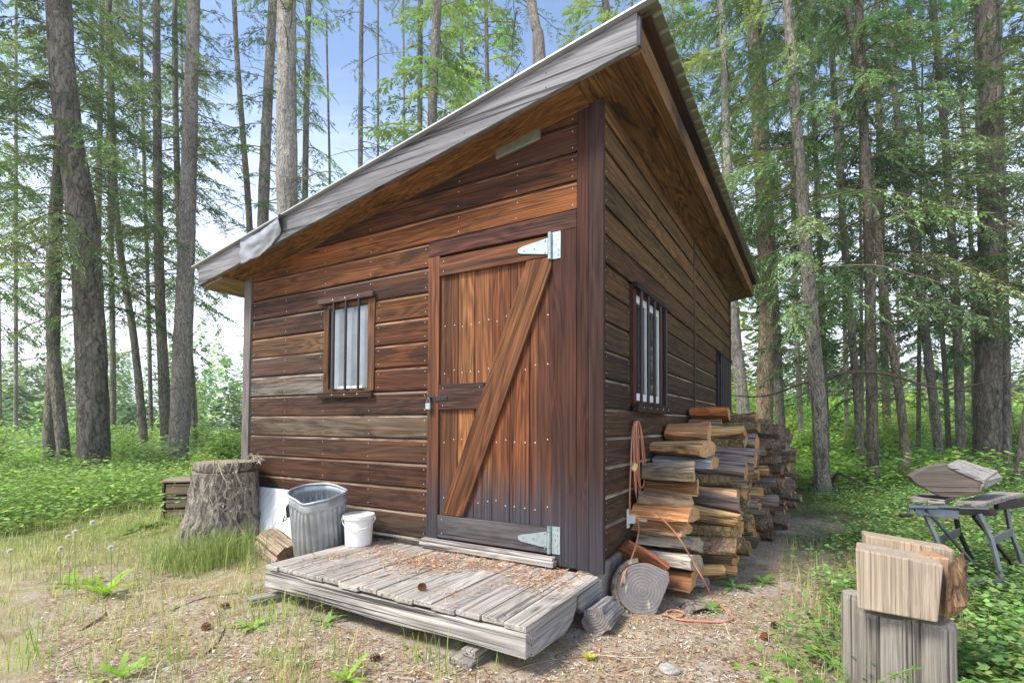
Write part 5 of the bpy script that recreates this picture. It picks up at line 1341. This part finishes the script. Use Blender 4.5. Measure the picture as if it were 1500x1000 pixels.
def trunk_mesh(path, rad, n, seed, flare=.45, rough=.035, near=False):
    m = MB(); vs = []; rings = []
    pts = []; sub = 26 if near else 12
    for i in range(len(path)-1):
        for j in range(sub):
            t = j/sub; p0, p1, p2, p3 = path[max(i-1, 0)], path[i], path[i+1], path[min(i+2, len(path)-1)]
            pts.append((.5*((2*p1)+(-p0+p2)*t+(2*p0-5*p1+4*p2-p3)*t*t+(-p0+3*p1-3*p2+p3)*t**3), rad[i]*(1-t)+rad[i+1]*t))
    pts.append((path[-1], rad[-1]))
    for p, r in pts:
        fl = flare*max(0, 1-p[2]/.55)**2 if p[2] < .55 else 0
        for k in range(n):
            th = 2*math.pi*k/n; c, s = math.cos(th), math.sin(th)
            q = mnoise.noise(Vector((c*2.5+seed, s*2.5, p[2]*1.2)))*rough*1.6+mnoise.noise(Vector((c*7+seed, s*7, p[2]*3)))*rough
            if near: q += .8*rough*mnoise.noise(Vector((c*15+seed, s*15, p[2]*3.5)))
            rr = r*(1+q+fl*(1+.5*math.sin(4*th+seed)))
            vs.append((p[0]+rr*c, p[1]+rr*s, p[2]))
    N = len(pts)
    m.add(vs, [(i*n+k, i*n+(k+1) % n, (i+1)*n+(k+1) % n, (i+1)*n+k) for i in range(N-1) for k in range(n)], 0, (1, 1, 1, 0))
    return m
def tree(label, depth, pts, wb_, wt, crown, bk='bark_fir', hgt=17, cs=1.0, group='conifers around the cabin', n=14, flare=.35, name='conifer_tree', near=False, dz=0, tint=None):
    """pts: (x, y) of the trunk's middle in the survey photo from the foot upwards; widths in survey pixels"""
    P = [at(x, y, depth) for x, y in pts]; b = P[0].copy(); b[2] = gz(b[0], b[1])
    z0 = b[2]-.12
    P = [p-np.array([b[0], b[1], b[2]]) for p in P]
    if P[0][2] < .3: P[0][2] = -.12
    else:
        d = P[1]-P[0]; k = (P[0][2]+.12)/max(.5, d[2]); P = [P[0]-d*k]+P
    b_off = np.array([P[0][0], P[0][1], 0]); b = b+b_off; P = [p-b_off for p in P]
    d = P[-1]-P[-2]; d = d/d[2]
    ob = 1/math.sqrt(1+((pts[0][0]-750)/F)**2)      # a round trunk far off the axis images wider
    r0, r1 = .9*wb_*depth/F/2*ob, .92*wt*depth/F/2*ob
    zt_ = P[-1][2]
    rad = [r0+(r1-r0)*max(0, p[2])/zt_ for p in P]
    if hgt > zt_+.5: P.append(P[-1]+d*(hgt-zt_)); rad.append(max(.02, r1*.35 if hgt > zt_+5 else r1*.8))
    o = empty(name, b, 0, label, 'tree', group)
    m = trunk_mesh(P, rad, n if not near else 40, random.uniform(0, 99), flare, .035 if not near else .05, near)
    if tint: m.c = [(*tint, 0)]*len(m.c)
    m.build('trunk', [bk], o, smooth=True, fixn=False)
    if crown:
        me = CR[crown]; c = bpy.data.objects.new('crown', me); COL.objects.link(c); c.parent = o
        top = P[-1]; lean = Vector((top[0], top[1], top[2])); c.rotation_mode = 'QUATERNION'
        q = Vector((0, 0, 1)).rotation_difference(lean.normalized()); from mathutils import Quaternion
        c.rotation_quaternion = q @ Quaternion((0, 0, 1), random.uniform(0, 6.28)); s = cs*random.uniform(.95, 1.08); c.scale = (s, s, cs*hgt/17.0)
    return o
T = tree
# left group
T('huge dark fir trunk with furrowed bark left of the cabin, the thickest one', 10.4, [(138, 704), (136, 600), (129, 420), (118, 300), (102, 200), (91, 100), (86, 0)], 56, 43, 'low0', 'bark_big', 18, 1.0, flare=.30, near=True)
T('mossy leaning fir close against the left side of the thickest trunk', 11.3, [(97, 704), (88, 610), (77, 500), (75, 400), (80, 300), (92, 150), (96, 0)], 25, 11, 'lf1', 'bark_fir', 17, .9, near=True, flare=.3)
T('brown fir trunk half hidden behind the mossy leaning one at the far left', 11.6, [(70, 693), (74, 600), (80, 480), (84, 300), (90, 0)], 24, 14, 'lf2', 'bark_fir', 17, n=18)
T('slim fir leaning to the left, standing alone between the thickest trunk and the straight pair', 14.2, [(214, 684), (207, 600), (196, 495), (181, 400), (168, 280), (160, 0)], 15, 9, 'lf0', 'bark_fir', 18, n=16)
T('straight dark fir just left of the pale grey trunk', 14.6, [(246, 676), (240, 560), (234, 420), (231, 250), (229, 0)], 21, 12, 'lf1', 'bark_fir', 18, n=18)
T('pale grey straight fir with a reddish scar, nearest the left edge of the roof', 12.2, [(259, 692), (264, 600), (270, 450), (275, 300), (284, 0)], 36, 21, 'bare1', 'bark_grey', 18, near=True, tint=(.78, .74, .72))
T('fir behind the pale grey trunk, its foot to the right', 16.2, [(288, 668), (280, 560), (268, 420), (258, 200), (256, 0)], 15, 9, 'lf2', 'bark_fir', 18, n=14)
T('thin fir behind the slim leaning one', 18.0, [(166, 660), (165, 500), (162, 300), (160, 150), (158, 0)], 11, 8, 'lf2', 'bark_fir', 18)
T('thin fir with branches between two thicker left trunks', 17.0, [(140, 662), (143, 400), (146, 200), (150, 0)], 13, 9, 'lf0', 'bark_fir', 18)
T('very thin trunk left of the straight dark fir', 20.0, [(222, 650), (216, 400), (210, 200), (206, 0)], 8, 6, 'thin1', 'bark_fir', 18)
T('far left fir with drooping boughs, cut by the picture edge', 12.5, [(-25, 690), (-22, 400), (-18, 0)], 26, 18, 'lf1', 'bark_fir', 17)
T('fir beyond the left edge reaching boughs in from the side', 9.0, [(-130, 715), (-130, 400), (-130, 0)], 40, 26, 'low1', 'bark_fir', 15)
# behind the roof
T('pale scaly trunk with many bare twigs rising behind the low end of the roof', 9.6, [(424, 560), (421, 330), (420, 150), (420, 0)], 40, 31, 'bare0', 'bark_grey', 18, near=True, tint=(.95, .93, .9))
T('greenish trunk just left of the pale scaly one', 14.0, [(380, 560), (386, 300), (393, 130), (400, 0)], 24, 15, 'fir1', 'bark_fir', 18, n=18)
T('dark crooked thin fir left of the greenish trunk', 15.0, [(372, 560), (366, 340), (356, 200), (347, 80), (343, 0)], 14, 8, 'bare1', 'bark_fir', 18)
T('thin fir right behind the pale scaly trunk', 16.0, [(446, 560), (447, 280), (450, 100), (452, 0)], 12, 9, 'thin1', 'bark_fir', 18)
T('slender young fir, the thinnest above the low roof', 17.0, [(486, 560), (483, 260), (479, 80), (478, 20)], 6, 3, 'thin0', 'bark_fir', 12, .8)
T('slim straight fir standing alone against the blue sky above the roof', 15.0, [(529, 560), (528, 240), (529, 80), (530, 0)], 10, 7, 'bare1', 'bark_fir', 18)
T('slim fir, left one of a close pair above the middle of the roof', 16.0, [(616, 560), (615, 190), (616, 0)], 10, 8, 'thin2', 'bark_fir', 18)
T('thicker fir, right one of a close pair above the middle of the roof', 15.0, [(628, 560), (633, 180), (641, 0)], 20, 14, 'far1', 'bark_fir', 18)
T('pale trunk rising behind the upper roof, tilted to the left', 11.5, [(812, 560), (792, 95), (778, 0)], 24, 17, 'high0', 'bark_grey', 18, tint=(.8, .76, .72))
T('thin fir in the leafy clump above the middle of the roof', 19.0, [(722, 560), (714, 130), (712, 0)], 9, 6, 'far1', 'bark_fir', 18)
T('thin fir behind the fascia near the top of the roof', 21.0, [(676, 560), (676, 150), (676, 0)], 8, 6, 'far2', 'bark_fir', 18)
T('fir behind the roof peak', 17.0, [(905, 560), (890, 60), (886, 0)], 14, 11, 'far1', 'bark_fir', 18)
# right of the cabin
T('pale lichen-spotted trunk right behind the far end of the cabin', 10.6, [(1096, 690), (1090, 612), (1080, 520), (1073, 440), (1068, 300)], 24, 16, 'thin2', 'bark_grey', 17, n=22, tint=(.8, .8, .76))
T('tall warm brown trunk rising behind the eave, next to the woodpile', 11.8, [(1119, 700), (1120, 600), (1123, 430), (1114, 240), (1100, 0)], 30, 18, 'cedar0', 'bark_fir', 18, n=22, tint=(1.25, 1.1, .92))
T('dark fir just right of the tall warm brown trunk, above the end of the woodpile', 12.6, [(1147, 700), (1142, 600), (1134, 430), (1124, 250), (1112, 0)], 17, 12, 'fir1', 'bark_fir', 18, n=16)
T('thin pale trunk between the dark fir and the big leaning cedar', 15.5, [(1176, 690), (1170, 560), (1166, 450), (1162, 300), (1158, 0)], 10, 7, 'thin2', 'bark_grey', 17, tint=(.8, .78, .72))
T('sturdy dark cedar leaning left, first thick trunk right of the woodpile', 8.6, [(1205, 722), (1200, 600), (1190, 480), (1178, 330), (1153, 0)], 27, 16, 'cedar1', 'bark_fir', 17, near=True)
T('slim trunk behind the sturdy leaning cedar', 13.5, [(1212, 694), (1206, 500), (1198, 300), (1190, 100), (1186, 0)], 11, 8, 'thin1', 'bark_fir', 17)
T('leaning speckled trunk left of the split dark one', 11.0, [(1262, 704), (1257, 600), (1248, 490), (1238, 370), (1226, 200), (1214, 0)], 15, 10, 'fir0', 'bark_fir', 17, n=16)
T('dark trunk with a split open base in the middle of the right-hand wood', 9.4, [(1279, 716), (1278, 640), (1275, 500), (1274, 400), (1266, 200), (1258, 0)], 21, 14, 'cedar2', 'bark_fir', 16, near=True, tint=(.62, .58, .55))
T('light speckled trunk leaning left, right of the split dark one', 9.9, [(1331, 708), (1325, 640), (1312, 540), (1296, 440), (1284, 330), (1262, 150), (1240, 0)], 17, 10, 'cedar0', 'bark_fir', 17, n=22, tint=(1.1, 1.05, .95))
T('short-looking trunk seen between the split dark one and the light speckled one', 17.0, [(1301, 655), (1297, 560), (1292, 400), (1285, 0)], 15, 10, 'far2', 'bark_fir', 17, tint=(1.1, 1.02, .95))
T('leaning fir, left one of three trunks above the workbench', 12.0, [(1379, 692), (1370, 610), (1357, 500), (1342, 380), (1318, 200), (1296, 0)], 18, 11, 'fir2', 'bark_fir', 17, n=18)
T('thin dark fir, middle one of three trunks above the workbench', 12.8, [(1391, 690), (1387, 600), (1381, 500), (1370, 380), (1350, 220), (1330, 0)], 10, 7, 'thin0', 'bark_fir', 17)
T('straight fir, right one of three trunks above the workbench', 12.4, [(1408, 688), (1405, 560), (1399, 420), (1384, 200), (1366, 0)], 18, 12, 'cedar1', 'bark_fir', 17, n=18)
T('massive dark trunk at the right behind the workbench', 12.3, [(1444, 696), (1447, 600), (1449, 420), (1453, 200), (1443, 0)], 48, 34, 'lf1', 'bark_big', 18, 1.05, near=True, flare=.35)
T('trunk close against the right side of the massive dark one', 12.6, [(1474, 694), (1473, 560), (1470, 420), (1466, 200), (1462, 0)], 20, 13, 'fir2', 'bark_fir', 17, n=18)
T('broken-topped trunk behind the left side of the massive dark one', 14.0, [(1440, 676), (1438, 400), (1434, 200), (1431, 28)], 14, 11, None, 'bark_fir', 10.4)
T('trunk at the right picture edge leaning out of view', 10.5, [(1489, 708), (1502, 620), (1520, 480), (1540, 300)], 15, 11, 'fir1', 'bark_fir', 15, n=16)
T('thin light trunk between the three trunks and the massive one', 16.0, [(1428, 660), (1424, 400), (1412, 200), (1396, 0)], 10, 7, 'thin1', 'bark_fir', 17)
T('cedar beyond the right edge spreading boughs into view', 9.5, [(1640, 720), (1636, 400), (1630, 0)], 34, 24, 'cedar2', 'bark_fir', 15)
T('young cedar with hanging fans in the middle of the right-hand wood', 12.5, [(1262, 690), (1262, 500), (1260, 250)], 9, 4, 'cedar0', 'bark_fir', 11.5, .85)
T('young cedar hanging over the three trunks', 13.5, [(1345, 688), (1347, 450), (1350, 200)], 9, 4, 'cedar1', 'bark_fir', 11, .8)
T('thin pale pole-like trunk left of the leaning speckled trunk', 16.5, [(1241, 668), (1238, 500), (1234, 250), (1230, 0)], 8, 6, 'thin2', 'bark_grey', 17, tint=(.8, .78, .72))
# the wood behind, far trunks one can still tell apart
random.seed(99)
k = 0
for i in range(58):
    px = random.uniform(-60, 1560); dep = random.uniform(18, 34)
    if 300 < px < 1060 and random.random() < .55: continue
    if (px < 330 or px > 1060) and random.random() < .6: continue
    w = random.uniform(.13, .27)*F/dep; ln = random.uniform(-16, 6)
    side_ = 'left of the cabin' if px < 360 else ('behind the cabin roof' if px < 1060 else 'at the right of the cabin')
    T('slender far conifer deep in the wood '+side_, dep, [(px, 640), (px+ln*.4, 350), (px+ln, 0)], w, w*.62, random.choice(('far0', 'far1', 'far2', 'far0', 'thin1')), random.choice(('bark_fir', 'bark_fir', 'bark_grey')), random.uniform(14, 21), random.uniform(.85, 1.15), 'far conifers '+side_, n=8, tint=(.8, .76, .7)); k += 1
print('far trees', k)

# ---------------------------------------------------------------- shrubs
def shrub_mesh(seed, greens, n=2600, R=1.0, Hh=1.6, ls=.095, ws=.034):
    r = random.Random(seed); Cn, Dn, Un, Ln, Wn, Cc = [], [], [], [], [], []; w = MB()
    for b in range(60):
        a = r.uniform(0, 6.28); el = r.uniform(.25, 1.5); L = r.uniform(.55, 1.0); q = np.array([0, 0, 0.]); d = np.array([math.cos(a)*math.cos(el)*R, math.sin(a)*math.cos(el)*R, math.sin(el)*Hh]); pts = [q]; base = jc(r.choice(greens), .2)
        for s in range(8):
            q = q+d*L/8; d = d+np.array([r.uniform(-.2, .2), r.uniform(-.2, .2), -.10]); pts.append(q)
            if s > 1:
                for _ in range(max(1, n//360)):
                    e = q+np.array([r.gauss(0, .13), r.gauss(0, .13), r.gauss(0, .10)]); Cn.append(e); b_ = r.uniform(0, 6.28); Dn.append((math.cos(b_), math.sin(b_), r.uniform(-.5, .3))); Un.append((r.uniform(-.6, .6), r.uniform(-.6, .6), 1)); f = r.uniform(.6, 1.3); Ln.append(ls*f); Wn.append(ws*f); Cc.append(jc(base, .14))
        w.tube(pts, [.012*(1-.1*i) for i in range(9)], 4, 0, S(104, 92, 70), caps=False)
    c = np.asarray(Cn); d = np.asarray(Dn); u = np.asarray(Un); l = np.asarray(Ln)[:, None]; ww = np.asarray(Wn)[:, None]
    d = d/np.linalg.norm(d, axis=1, keepdims=True); sd = np.cross(d, u); sd /= np.linalg.norm(sd, axis=1, keepdims=True)+1e-9
    me = quads('foliage', np.stack([c, c+d*l*.45+sd*ww, c+d*l, c+d*l*.45-sd*ww], axis=1), np.array(Cc), None); me.materials.append(M['leaves'])
    sm_ = w.build('stems', ['twig'], None, fixn=False); s_me = sm_.data; bpy.data.objects.remove(sm_)
    return me, s_me
YGR = [S(176, 204, 96), S(194, 218, 112), S(156, 188, 86), S(206, 224, 128)]
SOFT = [S(150, 178, 108), S(168, 192, 122), S(132, 162, 98)]
SH = [shrub_mesh(1, YGR), shrub_mesh(2, YGR), shrub_mesh(3, SOFT), shrub_mesh(4, SOFT, ls=.07, ws=.02)]
def shrub(px, dep, s, kind, label, group):
    p = at(px, 640, dep); p[2] = gz(p[0], p[1])-.05
    o = empty('shrub', p, random.uniform(0, 6.28), label, 'shrub', group); o.scale = (s*random.uniform(.9, 1.2), s*random.uniform(.9, 1.2), s)
    for nm, me in zip(('foliage', 'stems'), SH[kind]):
        c = bpy.data.objects.new(nm, me); COL.objects.link(c); c.parent = o
random.seed(41)
for i in range(46):
    px = 1075+455*(i+random.random())/46; dep = random.choice((random.uniform(14, 19), random.uniform(19, 30), random.uniform(26, 40)))
    shrub(px, dep, random.uniform(.9, 1.5)*dep/17, random.choice((0, 0, 1, 1, 2)), 'bright yellow-green leafy shrub lit between the trunks at the right', 'bright shrubs behind the right-hand trunks')
for i in range(30):
    px = -70+440*(i+random.random())/30; dep = random.choice((random.uniform(15, 20), random.uniform(20, 36)))
    shrub(px, dep, random.uniform(.8, 1.3)*dep/18, random.choice((2, 3, 0, 0, 1)), 'pale green shrub on the slope behind the left trunks', 'pale shrubs behind the left-hand trunks')
shrub(330, 11.5, .9, 0, 'yellow-green shrub just left of the cabin wall', None)
shrub(20, 9.2, .45, 2, 'low soft green shrub at the far left edge', None); shrub(180, 9.4, .38, 3, 'low green shrub in front of the thickest trunk', None)

for (px_, d_, s_, k_, lab_) in ((40, 10.6, .55, 0, 'yellow-green shrub standing left of the brown leaning trunks at the far left'), (112, 13.0, .8, 2, 'soft green shrub seen behind the gap left of the thickest trunk'), (186, 12.4, .7, 0, 'yellow-green shrub right behind the thickest trunk, before the slim leaning fir'), (226, 11.6, .5, 3, 'pale feathery shrub at the foot of the straight dark fir'), (312, 9.6, .55, 1, 'bright leafy shrub between the pale grey trunk and the cabin'), (-8, 12.0, .9, 3, 'tall pale shrub at the very left edge')):
    shrub(px_, d_, s_, k_, lab_, None)
# ---------------------------------------------------------------- far forest
def far_forest(name, spots, label, greens):
    Cn, Dn, Un, Ln, Wn, Cc = [], [], [], [], [], []
    for (x, y, h, wd) in spots:
        z = gz(x, y); base = jc(random.choice(greens), .3); n_ = 330
        for k in range(n_):
            t = random.random()**.8; a = random.uniform(0, 6.28); rr = wd*(1-t)*random.uniform(.2, 1.05)+.06
            Cn.append((x+rr*math.cos(a), y+rr*math.sin(a), z+h*(.02+.98*t))); Dn.append((math.cos(a), math.sin(a), random.uniform(-.7, -.05))); Un.append((random.uniform(-.4, .4), random.uniform(-.4, .4), 1))
            f = random.uniform(.6, 1.3)*(1.1-.5*t); Ln.append(wd*.42*f); Wn.append(wd*.10*f); Cc.append(jc(base, .2))
    o = leafset(name, Cn, Dn, Un, Ln, Wn, Cc, ['needles']); tag(o, label, 'forest', kind='stuff')
random.seed(55); sp_ = []
for i in range(150):
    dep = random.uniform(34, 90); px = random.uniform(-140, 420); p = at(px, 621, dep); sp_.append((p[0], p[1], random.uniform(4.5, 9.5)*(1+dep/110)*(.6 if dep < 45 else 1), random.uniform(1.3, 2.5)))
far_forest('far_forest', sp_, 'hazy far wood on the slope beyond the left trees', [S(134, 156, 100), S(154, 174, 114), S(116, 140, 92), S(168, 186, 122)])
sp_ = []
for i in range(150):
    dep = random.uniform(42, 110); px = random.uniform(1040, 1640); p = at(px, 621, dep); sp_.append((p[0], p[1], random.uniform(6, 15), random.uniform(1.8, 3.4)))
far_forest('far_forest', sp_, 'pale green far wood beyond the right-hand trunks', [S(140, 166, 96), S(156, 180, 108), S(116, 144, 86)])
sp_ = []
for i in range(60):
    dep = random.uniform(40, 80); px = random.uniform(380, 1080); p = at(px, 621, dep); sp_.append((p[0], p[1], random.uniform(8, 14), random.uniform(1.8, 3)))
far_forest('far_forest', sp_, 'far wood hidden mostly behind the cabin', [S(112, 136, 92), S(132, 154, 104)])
# fallen things at the trees
m = MB(); q = [at(1216, 705, 8.9), at(1227, 692, 8.9), at(1244, 700, 8.7), at(1268, 712, 8.5)]; m.tube([np.array(p) for p in q], [.03, .028, .022, .012], 7, 0, S(70, 58, 50)); m.tube([np.array(at(1227, 692, 8.9)), np.array(at(1219, 716, 8.8))], [.028, .03], 7, 0, S(70, 58, 50))
tag(m.build('fallen_branch', ['twig'], None, smooth=True), 'dark bent fallen branch propped in the greenery by the sturdy leaning cedar', 'branch')
m = MB(); m.tube(smooth([np.array(at(x, y, d)) for x, y, d in ((1060, 578, 9.5), (1120, 580, 9.2), (1180, 560, 8.9), (1240, 545, 9.0), (1300, 548, 9.3), (1390, 570, 9.6), (1500, 542, 9.4))], 4), [.008+.016*math.sin(i/24*3) for i in range(25)], 6, 0, S(92, 80, 66))
tag(m.build('bare_branch', ['twig'], None, smooth=True), 'long thin bare branch stretching level across the right-hand trunks', 'branch')
m = MB(); m.tube([at(-30, 716, 9.3), at(30, 712, 9.2), at(84, 706, 9.4)], [.07, .06, .03], 8, 0, S(96, 84, 70)); tag(m.build('fallen_log', ['twig'], None, smooth=True), 'rotting thin log lying in the ferny greenery at the far left', 'log')
p = at(166, 686, 10.9); m = MB(); m.box(-.1, .1, -.1, .1, -.32, .05, 0, S(84, 66, 54), jit=.02); tag(m.build('cut_log', ['rail_wood'], None, bevel=.02, loc=tuple(p)), 'small dark cut log end at the right foot of the thickest trunk', 'log')

# ---------------------------------------------------------------- light, sky, camera
SUN_AZ, SUN_EL = math.radians(238), math.radians(50)      # azimuth clockwise from +Y
sv = Vector((math.sin(SUN_AZ)*math.cos(SUN_EL), math.cos(SUN_AZ)*math.cos(SUN_EL), math.sin(SUN_EL)))
sl_ = bpy.data.lights.new('sun', 'SUN'); sl_.energy = 3.0; sl_.angle = math.radians(16); sl_.color = (1, .96, .9)
so = bpy.data.objects.new('sun', sl_); COL.objects.link(so); so.rotation_mode = 'QUATERNION'; so.rotation_quaternion = Vector((0, 0, 1)).rotation_difference(sv); so.location = (-6, -6, 12)
wd_ = bpy.data.worlds.new('World'); scn.world = wd_; wd_.use_nodes = True; nt = wd_.node_tree; nt.nodes.clear(); g = G(nt)
sky = g.n('TexSky', sky_type='NISHITA', sun_disc=False); sky.sun_elevation = SUN_EL; sky.sun_rotation = SUN_AZ; sky.altitude = 300; sky.air_density = 1.0; sky.dust_density = .6; sky.ozone_density = 2.3
tc = g.n('TexCoord').outputs['Generated']; sz = g.n('SeparateXYZ'); g.l(tc, sz.inputs[0])
nz = g.noise(g.vmul(tc, (1.6, 1.6, 4.5)), 1.3, 6, .6, .4)
elv = g.math('ADD', sz.outputs[2], g.math('MULTIPLY_ADD', nz, -.36, .18))
cf = g.n('MapRange', interpolation_type='SMOOTHSTEP'); g.l(elv, cf.inputs[0]); cf.inputs[1].default_value = .10; cf.inputs[2].default_value = .60; cf.inputs[3].default_value = .95; cf.inputs[4].default_value = .03
cc = g.mix(cf.outputs[0], sky.outputs[0], (6.6, 7.0, 7.8))
bgd = g.n('Background'); g.l(cc, bgd.inputs[0]); bgd.inputs[1].default_value = .15
ow_ = g.n('OutputWorld'); g.l(bgd.outputs[0], ow_.inputs[0])
hz = MB(); hz.box(-146, 146, -11, 196, -5.5, 26); hm = bpy.data.materials.new('thin_air'); nt, out = nodes(hm); g = G(nt)
pv = g.n('VolumePrincipled'); pv.inputs['Color'].default_value = (.93, .96, 1, 1); pv.inputs['Density'].default_value = .0012; pv.inputs['Anisotropy'].default_value = .2
g.l(pv.outputs[0], out.inputs['Volume']); M['haze'] = hm
if True: tag(hz.build('haze', ['haze'], None), 'thin pale haze filling the air of the wood', None, kind='stuff')
cam = bpy.data.cameras.new('camera'); cam.sensor_width = 36; cam.lens = F/1500*36; cam.shift_y = (CY-500)/1500; cam.clip_start = .05; cam.clip_end = 2000
camo = bpy.data.objects.new('camera', cam); COL.objects.link(camo)
cr_, sr_, cp, sp__ = math.cos(ROLL), math.sin(ROLL), math.cos(PITCH), math.sin(PITCH)
camo.matrix_world = Matrix(((cr_, -sr_, 0, 0), (-sr_*sp__, -cr_*sp__, -cp, 0), (sr_*cp, cr_*cp, -sp__, H), (0, 0, 0, 1)))
scn.camera = camo
scn.view_settings.view_transform = 'Standard'; scn.view_settings.look = 'None'; scn.view_settings.exposure = 1.0; scn.view_settings.gamma = 1
scn.render.engine = 'CYCLES'; scn.cycles.max_bounces = 6; scn.cycles.transparent_max_bounces = 4; scn.cycles.diffuse_bounces = 4; scn.cycles.use_denoising = True; scn.cycles.denoising_input_passes = 'RGB_ALBEDO_NORMAL'; scn.cycles.denoising_prefilter = 'ACCURATE'
